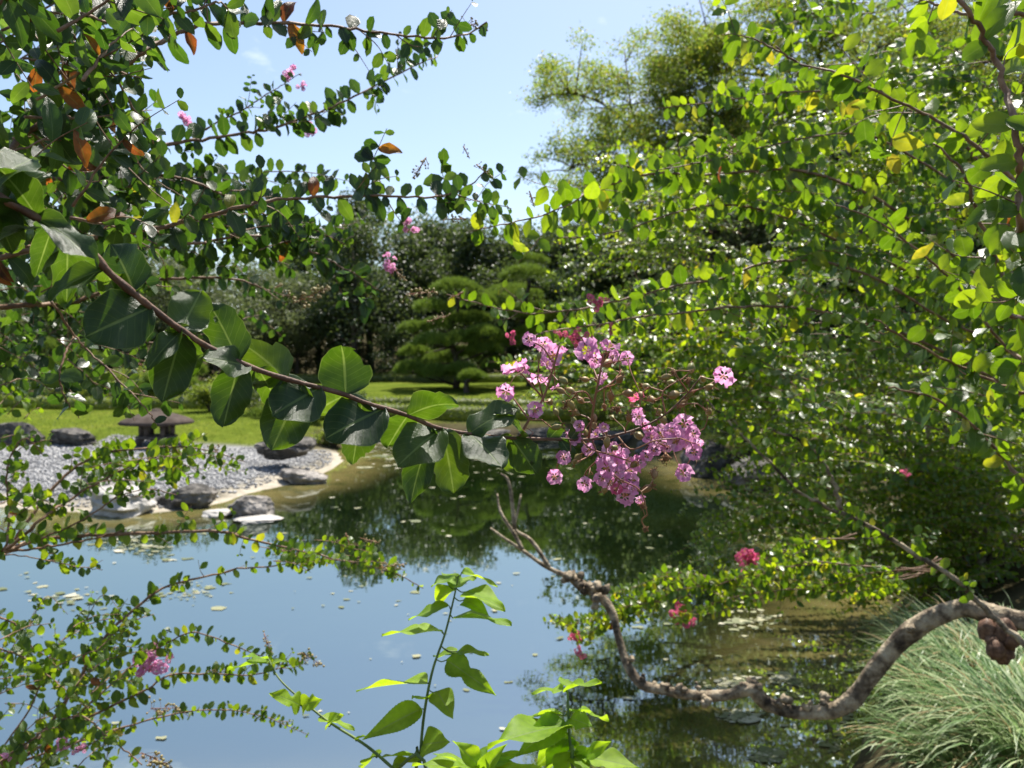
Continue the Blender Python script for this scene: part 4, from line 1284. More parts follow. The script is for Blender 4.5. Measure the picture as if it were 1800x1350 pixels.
def left_tree():
    base = np.array([LT[0], LT[1], hz(LT[0], LT[1])])
    C = Crape('crape_myrtle', 'crape myrtle reaching in over the pond on the lantern side, upper boughs against the sky', 'tree', base, 'dark', .10, .02); C.k = .80; C.sk = .82
    mb = MB(); mb.tube(spline([base - (0, 0, .3), base + (.05, .05, .6), LT, LT + (.02, .1, .6)], 14), .06, .03, 10, wob=.06)
    mb.build('trunk', M['bark_dead'], C.T)
    top = LT + np.array([.02, .1, .55]); mid = LT + np.array([.0, .02, .1])
    S = C.stem
    S([(-60, 300), (40, 240), (150, 165), (200, 127), (250, 92), (300, 65), (350, 46), (420, 40), (500, 42), (580, 46), (650, 56), (720, 63), (790, 66), (830, 56), (856, 38)], 1.2, 1.65, .0055, .0016, .052, .042, .22, pre=[top], n=70, jit=.45)
    S([(-40, 300), (100, 320), (225, 287), (290, 256), (350, 245), (420, 235), (470, 228), (540, 205), (600, 180), (660, 150), (730, 115), (770, 98)], 1.7, 2.3, .006, .0016, .052, .036, .3, pre=[mid], n=60)
    S([(330, 250), (380, 215), (425, 195), (462, 170), (498, 148), (530, 128)], 2.1, 2.3, .003, .001, .036, .032, .1)
    S([(-60, 470), (120, 425), (250, 405), (330, 390), (420, 365), (480, 352), (560, 347), (640, 345), (720, 345), (780, 344), (820, 328), (858, 300)], 1.35, 1.62, .0055, .0013, .058, .044, .32, pre=[mid], n=60, jit=.35, roll=.25)
    S([(770, 345), (830, 352), (900, 366)], 1.6, 1.7, .0015, .001, .04, .03, .1)
    S([(-40, 330), (150, 318), (240, 306), (320, 314), (390, 340), (450, 372), (540, 400), (610, 430)], 1.6, 2.0, .005, .0013, .05, .03, .35, pre=[mid])
    S([(250, 400), (330, 426), (372, 424), (420, 414), (480, 418), (530, 434), (580, 458), (622, 480), (668, 512)], 1.75, 2.0, .0042, .0013, .055, .03, .12, up=.1)
    S([(-60, 430), (20, 433), (110, 425), (200, 400), (290, 400)], 1.7, 1.8, .0075, .004, .05, .05, .3, pre=[mid])
    S([(-80, 560), (0, 541), (60, 536), (130, 530), (230, 500), (330, 488), (420, 492), (470, 510), (520, 525)], 1.9, 2.5, .010, .0014, .045, .034, .35, pre=[mid], n=50)
    S([(100, 545), (200, 590), (280, 602), (350, 590), (430, 560), (470, 552)], 2.2, 2.6, .003, .001, .045, .03, .2)
    S([(90, 530), (140, 600), (200, 660), (250, 710), (275, 745)], 1.5, 1.55, .0025, .0012, .05, .05, .3)
    S([(130, 590), (105, 650), (115, 700), (140, 735)], 1.5, 1.55, .0025, .001, .055, .035, .3)
    S([(280, 310), (350, 316), (450, 326)], 1.8, 2.1, .002, .001, leaves=False)
    S([(-20, 15), (60, 38), (130, 75), (180, 110), (250, 140)], 1.0, 1.3, .004, .0015, .055, .045, .1, pre=[top])
    S([(100, -30), (128, 60), (190, 120), (235, 190), (270, 250)], 1.1, 1.3, .003, .0012, .052, .035, .05)
    S([(190, -30), (260, 20), (330, 20), (390, 5), (410, 60)], 1.2, 1.3, .003, .0012, .05, .04, .05)
    # tangle of twigs at the upper left
    r = np.random.default_rng(12)
    for k in range(42):
        x0, y0 = r.uniform(-70, 150), r.uniform(-40, 430)
        a = r.uniform(-.9, .9); ln = r.uniform(110, 240); d = r.uniform(1.0, 1.9)
        x1, y1 = x0 + math.cos(a) * ln, y0 + math.sin(a) * ln
        x1 = min(x1, 290 - .05 * abs(y1 - 150))
        S([(x0, y0), ((x0 + x1) / 2, (y0 + y1) / 2 + r.uniform(-20, 15)), (x1, y1)], d, d + r.uniform(-.1, .2), .0026, .0008, r.uniform(.042, .066), .036, .05, n=16, sides=5, jit=.7, roll=.7, name='twig')
    for k in range(34):
        x0, y0 = r.uniform(-60, 130), r.uniform(430, 690)
        a = r.uniform(-.6, .8); ln = r.uniform(90, 200); d = r.uniform(1.7, 2.8)
        x1, y1 = x0 + math.cos(a) * ln, y0 + math.sin(a) * ln
        S([(x0, y0), ((x0 + x1) / 2, (y0 + y1) / 2 - r.uniform(0, 20)), (min(x1, 260), y1)], d, d + .1, .002, .0008, r.uniform(.04, .055), .03, .05, n=14, sides=5, jit=.7, roll=.7, name='twig')
    for k in range(22):
        x0, y0 = r.uniform(180, 480), r.uniform(290, 440)
        a = r.uniform(-.3, .7); ln = r.uniform(80, 170); d = r.uniform(1.7, 2.3)
        x1, y1 = x0 + math.cos(a) * ln, y0 + math.sin(a) * ln * .6
        S([(x0, y0), ((x0 + x1) / 2, (y0 + y1) / 2 - 8), (x1, y1)], d, d + .1, .0018, .0008, r.uniform(.04, .05), .03, .05, n=14, sides=5, name='twig')
    # fine dead twigs
    for (a, b, d) in [((110, 40), (250, 300), 1.2), ((130, 20), (215, 330), 1.3), ((180, 250), (420, 420), 1.4), ((60, 60), (200, 260), 1.1), ((200, 240), (330, 350), 1.5), ((150, 60), (110, 140), 1.2), ((240, 420), (300, 520), 1.4), ((70, 460), (120, 620), 1.5), ((160, 380), (250, 640), 1.5)]:
        m = ((a[0] + b[0]) / 2 + rng.uniform(-20, 20), (a[1] + b[1]) / 2 + rng.uniform(-20, 20))
        S([a, m, b], d, d + .1, .0012, .0006, leaves=False, n=14, sides=4, name='twig')
    C.finish('leaf_dark')
    for x, y, d, s, dr, n in [(838, 48, 1.65, 40, (1, .6), 20), (738, 295, 1.62, 44, (-.4, 1), 20), (850, 300, 1.62, 34, (.7, .7), 16), (545, 520, 2.5, 64, (1, .1), 40), (500, 515, 2.5, 40, (1, .3), 24), (740, 515, 2.0, 50, (1, -.3), 30), (700, 480, 2.0, 40, (.8, .6), 20),
                              (820, 268, 1.6, 24, (.1, 1), 8), (255, 640, 2.4, 50, (1, .2), 26), (180, 520, 1.8, 30, (.5, -1), 14)]:
        bud_panicle(C.T, x, y, d, s, dr, n)
    for x, y, d, s, n in [(505, 130, 2.3, 26, 5), (533, 150, 2.3, 20, 4), (322, 206, 2.1, 28, 6), (548, 228, 2.3, 24, 5), (712, 400, 1.7, 26, 6), (710, 368, 1.7, 18, 3), (683, 458, 2.0, 26, 6), (690, 475, 2.0, 20, 4)]:
        flower_head(C.T, x, y, d, s, n)


left_tree()


# ------------------------------------------------------------------ crape myrtle shrub at the lower left
def lower_left():
    b = at(-150, 1450, 2.3); base = np.array([b[0], b[1], hz(b[0], b[1])])
    C = Crape('crape_myrtle', 'low crape myrtle spreading over the water below the gravel beach', 'tree', base, 'mid', .025, .012); C.k = .72
    h1 = at(-20, 975, 2.2); h2 = at(-40, 1370, 2.2)
    mb = MB(); mb.tube(spline([base - (0, 0, .3), h2 + (-.05, 0, -.1), at(-120, 1150, 2.25), h1], 14), .04, .014, 10, wob=.06)
    mb.build('trunk', M['bark_dead'], C.T)
    S = C.stem
    kw = dict(mat='twig')
    S([(15, 967), (60, 950), (130, 943), (250, 938), (380, 934), (440, 948), (520, 966), (600, 985), (690, 1006), (745, 1035)], 2.2, 2.4, .008, .0014, .042, .036, .12, pre=[h1], n=50)
    S([(15, 962), (60, 900), (110, 840), (170, 800), (235, 790), (300, 785), (360, 790), (430, 812)], 2.2, 2.5, .006, .0014, .045, .028, .3, pre=[h1], n=40, up=.4)
    S([(20, 960), (70, 915), (120, 880), (170, 850), (230, 820), (300, 800)], 2.15, 2.3, .006, .0016, .042, .035, .4, pre=[h1])
    S([(10, 960), (15, 900), (12, 850), (20, 800), (45, 770), (75, 800)], 2.1, 2.1, .004, .0014, .042, .034, .15, pre=[h1])
    S([(20, 965), (90, 940), (160, 905), (205, 875), (260, 860), (310, 870)], 2.15, 2.3, .004, .0012, .042, .034, .2, pre=[h1])
    S([(20, 975), (80, 985), (130, 995), (180, 1002)], 2.1, 2.1, .002, .001, .04, .06, .5, pre=[h1])
    S([(15, 970), (80, 962), (160, 948), (220, 930)], 2.2, 2.3, .005, .002, leaves=False, pre=[h1])
    S([(15, 1335), (75, 1290), (130, 1210), (180, 1125), (238, 1070), (290, 1032), (350, 1016), (420, 1000), (500, 992), (560, 970)], 2.1, 2.4, .0065, .0014, .042, .036, .35, pre=[h2], n=50)
    S([(50, 1250), (90, 1150), (140, 1105), (190, 1088), (235, 1082)], 2.3, 2.4, .003, .001, .045, .018, .35, pre=[h2], up=.6)
    S([(60, 1320), (160, 1235), (230, 1172), (290, 1132), (340, 1112), (400, 1130), (450, 1150), (510, 1166)], 2.2, 2.4, .004, .0011, .036, .024, .15, pre=[h2])
    S([(40, 1330), (150, 1265), (260, 1210), (300, 1186), (370, 1184), (440, 1186), (500, 1172), (552, 1152)], 2.2, 2.4, .005, .0011, .042, .024, .2, pre=[h2])
    S([(60, 1330), (150, 1300), (230, 1275), (320, 1252), (400, 1248), (470, 1262), (542, 1292)], 2.2, 2.5, .004, .001, .032, .022, .2, pre=[h2])
    S([(40, 1310), (130, 1258), (190, 1295), (250, 1345)], 2.0, 2.0, .004, .0015, .048, .03, .1, pre=[h2])
    S([(0, 1085), (30, 1100), (60, 1140), (120, 1170)], 2.1, 2.2, .003, .001, .042, .03, .05)
    S([(0, 1140), (50, 1160), (100, 1200), (160, 1250)], 2.2, 2.2, .003, .001, .042, .03, .05)
    r = np.random.default_rng(5)
    for k in range(42):
        x0, y0 = r.uniform(-60, 190), r.uniform(1110, 1370)
        a = r.uniform(-1.1, .35); ln = r.uniform(60, 150); d = r.uniform(1.9, 2.7)
        x1, y1 = x0 + math.cos(a) * ln, y0 + math.sin(a) * ln
        x1 = min(x1, 270)
        S([(x0, y0), ((x0 + x1) / 2, (y0 + y1) / 2 - 8), (x1, max(y1, 1080))], d, d + .1, .0018, .0008, r.uniform(.034, .046), .026, .02, n=12, sides=5, jit=.7, roll=.8, up=.5, name='twig')
    for k in range(26):
        if k > 12: break
        x0, y0 = r.uniform(120, 330), r.uniform(795, 860)
        a = r.uniform(-.2, .5); ln = r.uniform(60, 120); d = r.uniform(2.1, 2.6)
        S([(x0, y0), (x0 + ln * .5, y0 - 6), (x0 + ln, y0 + math.sin(a) * ln * .6)], d, d + .1, .0016, .0008, r.uniform(.038, .046), .026, .02, n=12, sides=5, jit=.6, roll=.8, up=.6, name='twig')
    for k in range(20):
        x0, y0 = r.uniform(430, 640), r.uniform(945, 990)
        ln = r.uniform(40, 80); d = r.uniform(2.2, 2.5)
        S([(x0, y0), (x0 + ln * .5, y0 + 4), (x0 + ln, y0 + r.uniform(0, 30))], d, d + .05, .0014, .0007, .036, .028, .02, n=10, sides=5, name='twig')
    for k in range(14):
        x0, y0 = r.uniform(-40, 60), r.uniform(720, 930)
        d = r.uniform(2.0, 2.4); e = (x0 + r.uniform(20, 80), y0 + r.uniform(-60, 40))
        S([(x0, y0), ((x0 + e[0]) / 2, (y0 + e[1]) / 2 - 5), e], d, d + .05, .0016, .0007, .042, .03, .02, n=10, sides=5, name='twig')
    C.finish('leaf')
    for x, y, d, s, dr, n in [(548, 1158, 2.4, 44, (1, .3), 30), (470, 1130, 2.35, 34, (.2, 1), 16), (290, 1245, 2.3, 50, (1, .1), 34), (275, 1335, 2.1, 60, (1, .2), 40), (650, 950, 2.4, 34, (1, .3), 20), (688, 995, 2.3, 46, (1, 0), 34), (612, 950, 2.4, 28, (.2, 1), 14), (385, 800, 2.5, 36, (.4, 1), 22)]:
        bud_panicle(C.T, x, y, d, s, dr, n)
    for x, y, d, s, n in [(262, 1165, 2.3, 44, 12), (108, 1310, 2.1, 24, 6), (140, 1312, 2.1, 22, 6), (8, 1330, 2.0, 20, 4)]:
        flower_head(C.T, x, y, d, s, n)


lower_left()


# ------------------------------------------------------------------ crape myrtle on the right bank
RTK = at(1960, 1010, 2.9)


def right_tree():
    base = np.array([RTK[0] + .1, RTK[1] + .1, hz(RTK[0] + .1, RTK[1] + .1)])
    C = Crape('crape_myrtle', 'crape myrtle on the near bank with long arching sprays over the flower head', 'tree', base, 'mid', .012, .04)
    mb = MB(); mb.tube(spline([base - (0, 0, .3), base + (0, 0, .3), RTK, RTK + (-.02, -.05, .5), at(2000, 350, 2.2)], 16), .07, .02, 10, wob=.06)
    mb.build('trunk', M['bark_dead'], C.T)
    hub = [at(1960, 800, 2.9)]; hi = [at(1960, 500, 2.9)]
    S = C.stem
    S([(1800, 420), (1796, 330), (1788, 250), (1768, 160), (1738, 80), (1690, 0), (1670, -40)], 1.15, 1.1, .0065, .003, .058, .05, .05, pre=[at(1900, 620, 1.5)], n=50, jit=.6)
    S([(1800, 335), (1760, 290), (1700, 245), (1640, 208), (1560, 170), (1480, 132), (1400, 108), (1365, 82)], 1.5, 1.6, .005, .0016, .056, .048, .05, pre=hi, n=50, jit=.4)
    S([(1400, 108), (1340, 75), (1300, 62), (1268, 60)], 1.6, 1.65, .002, .001, .045, .028, .05)
    S([(1900, 470), (1760, 330), (1680, 240), (1620, 205), (1560, 176), (1500, 160), (1420, 160), (1340, 166), (1250, 180), (1155, 190)], 2.9, 2.1, .006, .0014, .050, .034, .35, pre=hi, n=60)
    S([(1900, 520), (1800, 420), (1720, 350), (1640, 298), (1560, 250), (1500, 235), (1440, 238), (1380, 250), (1300, 270), (1210, 290), (1140, 300)], 2.9, 2.0, .006, .0014, .048, .038, .3, pre=hi, n=60)
    S([(1900, 640), (1800, 560), (1700, 470), (1600, 388), (1520, 338), (1440, 308), (1380, 298), (1300, 302), (1220, 308), (1150, 304), (1090, 318), (1040, 336), (1000, 360), (950, 380), (880, 396), (825, 406)], 2.9, 1.6, .007, .0013, .056, .040, .25, pre=hi, n=80, jit=.4, roll=.3)
    S([(1860, 640), (1600, 480), (1500, 436), (1420, 400), (1340, 370), (1260, 360), (1180, 376), (1120, 396), (1050, 414), (980, 420)], 2.9, 1.9, .006, .0013, .046, .034, .2, pre=hub, n=60)
    S([(1880, 690), (1760, 610), (1650, 556), (1560, 500), (1480, 468), (1400, 457), (1330, 466), (1270, 490), (1200, 500), (1120, 520), (1050, 536), (1000, 546), (920, 550), (845, 534), (785, 518)], 2.9, 1.9, .0065, .0013, .046, .034, .2, pre=hub, n=70)
    S([(1880, 760), (1800, 700), (1700, 640), (1600, 592), (1520, 568), (1430, 545), (1350, 538), (1270, 541), (1200, 550), (1130, 556), (1060, 570), (980, 580), (928, 592)], 2.9, 1.8, .0075, .0013, .044, .036, .15, pre=hub, n=70)
    S([(1800, 560), (1760, 470), (1720, 380), (1690, 300), (1640, 250)], 1.6, 1.5, .006, .002, .056, .05, .1, pre=hi)
    S([(1900, 690), (1800, 690), (1700, 650), (1600, 600), (1540, 560)], 1.9, 1.7, .006, .002, .052, .05, .1, pre=hub)
    S([(1820, 30), (1720, 30), (1650, 10), (1600, -10)], 1.2, 1.3, .004, .0015, .056, .05, .05, pre=[at(1950, 120, 1.4)])
    S([(1470, 360), (1560, 400), (1680, 500), (1760, 600), (1850, 680)][::-1], 1.8, 1.7, .005, .0016, .05, .045, .05, pre=hub)
    S([(1840, 860), (1760, 800), (1700, 740), (1640, 700), (1560, 680)], 1.8, 1.7, .006, .002, .055, .05, .1, pre=hub)
    # the bare diagonal stem and its fork
    S([(1860, 1180), (1800, 1130), (1740, 1080), (1680, 1020), (1600, 970), (1520, 920), (1450, 888), (1400, 860), (1340, 800), (1290, 750), (1240, 700)], 2.6, 2.8, .013, .003, .04, .035, .45, pre=[RTK], n=60, sides=9, mat='bark_dead')
    S([(1478, 895), (1465, 850), (1440, 805), (1400, 770), (1350, 756)], 2.65, 2.7, .009, .004, .04, .05, .3, mat='bark_dead')
    r = np.random.default_rng(21)
    for k in range(120):
        x0, y0 = r.uniform(1400, 1880), r.uniform(0, 760)
        if x0 < 1500 and y0 < 230: continue
        a = math.pi + r.uniform(-.7, .5); ln = r.uniform(110, 220); d = r.uniform(2.2, 3.6)
        x1, y1 = x0 + math.cos(a) * ln, y0 - math.sin(a) * ln * .7
        S([(x0, y0), ((x0 + x1) / 2, (y0 + y1) / 2 - 14), (x1, y1)], d, d - .05, .002, .0008, r.uniform(.038, .050), .030, .05, n=14, sides=5, jit=.5, roll=.5, up=.7, face=.5, flat=(.85 if k % 2 else .2), name='twig')
    tipb = C.sites[-1][0]
    for x, y in [(1272, 58), (1286, 84), (1305, 66), (1322, 92), (1338, 62), (1350, 84), (1296, 48), (1478, 178), (1496, 188), (1512, 176), (1268, 292), (1735, 318)]:   # autumn-yellow leaves
        p_ = at(x, y, 1.66)
        leaf_obj(tipb, 'yellow' if x != 1268 else 'orange', p_, frame(rng.normal(size=3) * .5 + np.array([0, 0, -.8]), nrm(EYE - p_) + rng.normal(size=3) * .4), rng.uniform(.032, .046))
    C.finish('leaf')
    for x, y, d, s, dr, n in [(770, 560, 1.9, 36, (-1, .3), 20), (800, 520, 1.9, 30, (-1, .4), 14), (800, 385, 1.6, 40, (-1, .4), 18), (935, 350, 1.6, 30, (0, 1), 12), (1285, 265, 2.0, 40, (-.6, .8), 20)]:
        bud_panicle(C.T, x, y, d, s, dr, n)
    for x, y, d, s, n in [(1050, 530, 1.95, 30, 8), (1018, 592, 1.9, 34, 9), (985, 590, 1.9, 24, 5), (900, 595, 1.9, 24, 5), (1075, 580, 1.9, 20, 4)]:
        flower_head(C.T, x, y, d, s, n, True)


right_tree()


# ------------------------------------------------------------------ dense crape myrtle thicket further along the right bank
def thicket():
    bx, by = 4.7, 7.6
    base = np.array([bx, by, hz(bx, by)])
    C = Crape('crape_myrtle', 'dense sunlit crape myrtle thicket hanging over the shaded water behind the bare stem', 'tree', base, 'mid', .02, .06)
    r = np.random.default_rng(31)
    hubs = []
    for k in range(7):
        e = base + np.array([r.uniform(-1.2, .6), r.uniform(-1.5, 1.0), r.uniform(.8, 2.2)])
        mb = MB(); mb.tube(spline([base + r.normal(size=3) * (.15, .15, 0) - (0, 0, .3), (base + e) / 2 + r.normal(size=3) * .1, e], 10), .04, .02, 8, wob=.05)
        mb.build('trunk', M['bark_dead'], C.T); hubs.append(e)
    poly = [(1170, 330, 4.4, 4.2), (1250, 420, 4.4, 4.2), (1330, 330, 4.5, 4), (1450, 300, 4.8, 4), (1560, 330, 4.6, 4), (1680, 360, 4.4, 4), (1780, 420, 4.4, 4),
            (1180, 470, 4.4, 4), (1120, 600, 4.6, 4), (1220, 600, 4.4, 4), (1330, 560, 4.4, 4), (1450, 480, 4.5, 4), (1580, 480, 4.4, 4), (1700, 520, 4.2, 4),
            (1300, 660, 4.4, 4), (1400, 620, 4.4, 4), (1520, 620, 4.2, 4), (1640, 640, 4.0, 4), (1760, 660, 4.0, 4), (1260, 690, 4.6, 4), (1360, 720, 4.4, 4), (1600, 760, 4.0, 4), (1700, 780, 3.8, 4), (1560, 840, 4.0, 4),
            (1660, 880, 3.8, 4), (1780, 820, 3.6, 4), (1780, 920, 3.4, 4), (1480, 760, 4.2, 4), (1500, 900, 4.0, 4), (1590, 930, 3.8, 4), (1720, 960, 3.4, 4), (1440, 860, 4.2, 4), (1740, 240, 4.6, 4), (1640, 240, 4.8, 4), (1540, 240, 5, 4), (1420, 950, 4.2, 4), (1700, 900, 4, 4), (1780, 1000, 4, 4), (1660, 980, 4, 4), (1600, 880, 4, 4), (1820, 880, 4, 4)]
    for (cx, cy, d, _) in poly:
        subs = [(cx + r.uniform(-40, 90), cy + r.uniform(-65, 65)) for _ in range(5)]
        for k in range(22):
            sx_, sy_ = subs[k % 5]
            x0, y0 = sx_ + r.normal() * 16, sy_ + r.normal() * 12
            dd = (7.2 if cx > 1490 or cy < 520 else 5.6) + r.uniform(-.5, 1.1)
            ln = r.uniform(110, 240); a = r.uniform(-.35, .5)
            x1, y1 = x0 - math.cos(a) * ln, y0 + math.sin(a) * ln * .7 + 14
            C.stem([(x0 + 30, y0 + 15), (x0, y0), ((x0 + x1) / 2, (y0 + y1) / 2 - 16), (x1, y1)], dd + .1, dd - .1, .0045, .0012, r.uniform(.044, .062), .034, .03, n=14, sides=4, forks=1, **(dict(jit=.38, roll=.4, up=1.0, face=.22, flat=.9) if k % 4 else dict(jit=.6, roll=.6, up=.6, face=.5)), name='twig')
    S = C.stem
    # sprays trailing low over the water
    for px, d0, d1 in [([(1640, 1000), (1500, 990), (1420, 1000), (1330, 1012), (1250, 1020), (1180, 1042), (1100, 1072), (1030, 1086), (960, 1092)], 3.6, 4.2), ([(1650, 990), (1600, 1005), (1500, 1030), (1400, 1044), (1310, 1052), (1250, 1074), (1180, 1092)], 3.6, 4.0),
                       ([(1180, 1042), (1120, 1070), (1060, 1100), (1005, 1130)], 4.0, 4.2), ([(1500, 940), (1420, 960), (1350, 990), (1300, 1010)], 3.8, 4.0), ([(1620, 1000), (1520, 1010), (1420, 1030), (1350, 1020)], 3.5, 3.8),
                       ([(1250, 1020), (1190, 1010), (1150, 1020), (1090, 1045)], 4.0, 4.1)]:
        for j in range(3):
            off = [(x + r.uniform(-8, 8), y + r.uniform(-12, 12)) for x, y in px]
            S(off, d0 + r.uniform(-.1, .1), d1 + r.uniform(-.1, .1), .004, .001, .044, .03, .15, n=40, sides=5, jit=.6, roll=.8, up=.6)
    C.finish('mass', leaf_grid(2, 3, .34, .15, .25, seed=5))
    for x, y, d, s, n in [(1315, 985, 3.9, 40, 14), (1200, 1080, 4.0, 40, 12), (1012, 1118, 4.2, 30, 9), (1018, 1145, 4.2, 22, 6), (1590, 832, 3.9, 18, 5)]:
        flower_head(C.T, x, y, d, s, n, True)


thicket()


# ------------------------------------------------------------------ bare curved bough over the water
def bough():
    pts = [(2050, 1040, 3.0), (1900, 1075, 3.0), (1800, 1088, 3.05), (1740, 1080, 3.1), (1690, 1070, 3.15), (1632, 1084, 3.2), (1590, 1120, 3.25), (1540, 1182, 3.3), (1500, 1226, 3.35), (1455, 1250, 3.4), (1400, 1254, 3.45), (1352, 1236, 3.5), (1322, 1212, 3.5), (1280, 1222, 3.55),
           (1230, 1222, 3.6), (1172, 1214, 3.65), (1130, 1204, 3.7), (1102, 1166, 3.75), (1086, 1120, 3.8), (1076, 1078, 3.85), (1056, 1046, 3.9), (1022, 1030, 3.95), (1000, 1014, 4.0)]
    rpx = [23, 22, 21, 20, 19, 19, 19, 18, 17, 15, 13.5, 13, 15, 11, 10, 10, 10, 8.5, 8, 8, 10, 11, 9]
    base = at(2050, 1120, 3.0)
    T = thing('dead_bough', 'bare pale knobbly bough curving low over the water beside the striped grass', 'branch', (0, 0, 0))
    NB = 300
    p3 = spline([at(*p) for p in pts], NB)
    rr = np.interp(np.linspace(0, 1, NB), np.linspace(0, 1, len(pts)), [r / FPX * p[2] for r, p in zip([q * .88 for q in rpx], pts)])
    k_ = np.arange(NB)
    rr = rr * (1 + .03 * np.sin(k_ * .42) + .05 * np.sin(k_ * .17 + 1) + rng.normal(size=NB) * .012)
    p3 = p3 + rr[:, None] * np.stack([.18 * np.sin(k_ * .11), .15 * np.sin(k_ * .13 + 2), .18 * np.sin(k_ * .15 + 1)], 1)
    mb = MB(); mb.tube(p3, rr, sides=18, wob=.018)
    mb.build('limb', M['bark_dead'], T)
    for (x, y, d, s) in [(1322, 1206, 3.5, 13), (1312, 1210, 3.48, 10), (1338, 1216, 3.5, 10), (1378, 1232, 3.45, 12), (1200, 1212, 3.6, 11), (1170, 1205, 3.65, 10), (1148, 1200, 3.68, 8), (1245, 1232, 3.55, 13), (1060, 1044, 3.85, 15), (1040, 1036, 3.9, 14), (1025, 1030, 3.92, 14),
                         (1000, 1014, 4.0, 16), (1050, 1058, 3.87, 12), (1012, 1024, 3.95, 12), (1456, 1228, 3.36, 13), (1420, 1240, 3.4, 10), (1130, 1192, 3.7, 8), (1110, 1160, 3.74, 7), (1600, 1105, 3.2, 12), (1225, 1206, 3.58, 7)]:
        mb = MB(); c = at(x, y, d)
        for k in range(3): mb.blob(c + rng.normal(size=3) * s / FPX * d * .4, s / FPX * d * rng.uniform(.4, .75), 2, .22)
        mb.build('knot', M['bark_dead'], T)
    mb = MB()
    for k in range(9): mb.blob(at(1758, 1118, 3.03) + rng.normal(size=3) * (.024, .02, .03), rng.uniform(.026, .045), 3, .10, (1, 1, rng.uniform(.8, 1.5)))
    mb.build('burl', M['twig_dark'], T)
    for px in ([(1000, 1014), (960, 996), (915, 965), (885, 945), (862, 928)], [(965, 998), (945, 965), (928, 945), (905, 930), (910, 900), (916, 868)], [(918, 966), (905, 940), (885, 910), (877, 890), (874, 868)], [(905, 930), (895, 850), (885, 830)][:2] + [(880, 832)]):
        q = spline([at(x, y, 4.0 + i * .03) for i, (x, y) in enumerate(px)], 18)
        mb = MB(); mb.tube(q, .013, .005, 6, wob=.06); mb.build('twig', M['bark_dead'], T)


bough()


# ------------------------------------------------------------------ mulberry saplings in the foreground
def mulberry(label, line, d0, d1, leaves, r=.0035):
    b = at(line[0][0], line[0][1], d0)
    gz = hz(b[0], b[1])
    T = thing('mulberry_sapling', label, 'sapling', (0, 0, 0), 'mulberry saplings on the near bank')
    p = [at(x, y, d0 + (d1 - d0) * i / (len(line) - 1)) for i, (x, y) in enumerate(line)]
    p = [np.array([b[0] + .02, b[1] - .05, gz - .05])] + p
    p3 = spline(p, 40)
    mb = MB(); mb.tube(p3, r, r * .4, 7, wob=.03)
    st = mb.build('stem', M['green_stem'], T)
    for (bx, by), (tx, ty), w, fc, var in leaves:
        i = int(np.argmin(np.linalg.norm(np.stack(to_px(p3)[:2], 1) - (bx, by), axis=1)))
        d = float(to_px(p3[i])[2])
        # leaf stalk carries the blade a little off the stem
        root = p3[i]
        lb = at(bx, by, d); tp = at(tx, ty, d + {'h': rng.uniform(-.10, .08), 'f': -.05, 'b': .05}[fc])
        pm = MB(); pm.tube(spline([root, (root + lb) / 2 - (0, 0, .004), lb], 5), .0012, .001, 4)
        pm.build('leaf_stalk', M['green_stem'], T)
        ax = tp - lb; L = np.linalg.norm(ax); cd = nrm(EYE - lb)
        n = {'h': np.array([0, 0, 1.0]) - cd * .02, 'f': cd + np.array([0, 0, .5]), 'b': -cd * .6 + np.array([0, 0, .6])}[fc] + rng.normal(size=3) * .12
        Wd = min(1.6, max(.6, w / FPX * d / (L * .72)))
        if fc == 'h': Wd = rng.uniform(.7, .95)
        leaf_obj(st, 'mulberry', lb, frame(ax, n), L * .95, Wd * .9, var)


mulberry('tallest bright green mulberry sapling standing in front of the sky reflection', [(732, 1400), (738, 1340), (745, 1260), (760, 1180), (782, 1115), (797, 1055), (806, 1012)], 1.35, 1.4,
         [((800, 1012), (755, 1028), 26, 'h', 1), ((812, 1005), (880, 1026), 30, 'h', 0), ((820, 1040), (892, 1066), 30, 'h', 1), ((815, 1055), (860, 1075), 40, 'f', 3), ((790, 1065), (712, 1084), 34, 'h', 0), ((790, 1030), (765, 1062), 40, 'b', 1), ((800, 1085), (905, 1088), 36, 'h', 1), ((778, 1110), (666, 1106), 40, 'h', 0),
          ((800, 1148), (758, 1150), 22, 'h', 1), ((805, 1145), (862, 1147), 26, 'h', 1), ((785, 1160), (876, 1222), 46, 'f', 0), ((752, 1200), (620, 1205), 34, 'h', 4), ((768, 1215), (798, 1262), 48, 'f', 1), ((752, 1228), (722, 1222), 16, 'h', 1), ((742, 1245), (632, 1298), 50, 'f', 3), ((790, 1030), (840, 1010), 24, 'h', 1),
          ((742, 1310), (788, 1300), 60, 'f', 1), ((730, 1330), (664, 1325), 40, 'h', 4), ((805, 1030), (775, 1000), 20, 'h', 1)])
mulberry('slanting thin mulberry shoot left of the tall sapling, one leaf with a hole', [(760, 1420), (690, 1350), (640, 1308), (580, 1270), (530, 1230), (490, 1192), (468, 1150)], 1.3, 1.5,
         [((470, 1165), (395, 1170), 30, 'h', 1), ((468, 1158), (425, 1150), 20, 'h', 1), ((478, 1165), (508, 1160), 24, 'h', 1), ((528, 1240), (478, 1214), 46, 'f', 2), ((530, 1242), (562, 1228), 40, 'f', 0), ((560, 1262), (628, 1278), 34, 'h', 1), ((575, 1275), (600, 1252), 26, 'f', 1), ((625, 1300), (652, 1290), 20, 'h', 1), ((660, 1330), (630, 1345), 40, 'h', 0), ((690, 1345), (740, 1330), 40, 'h', 1)])
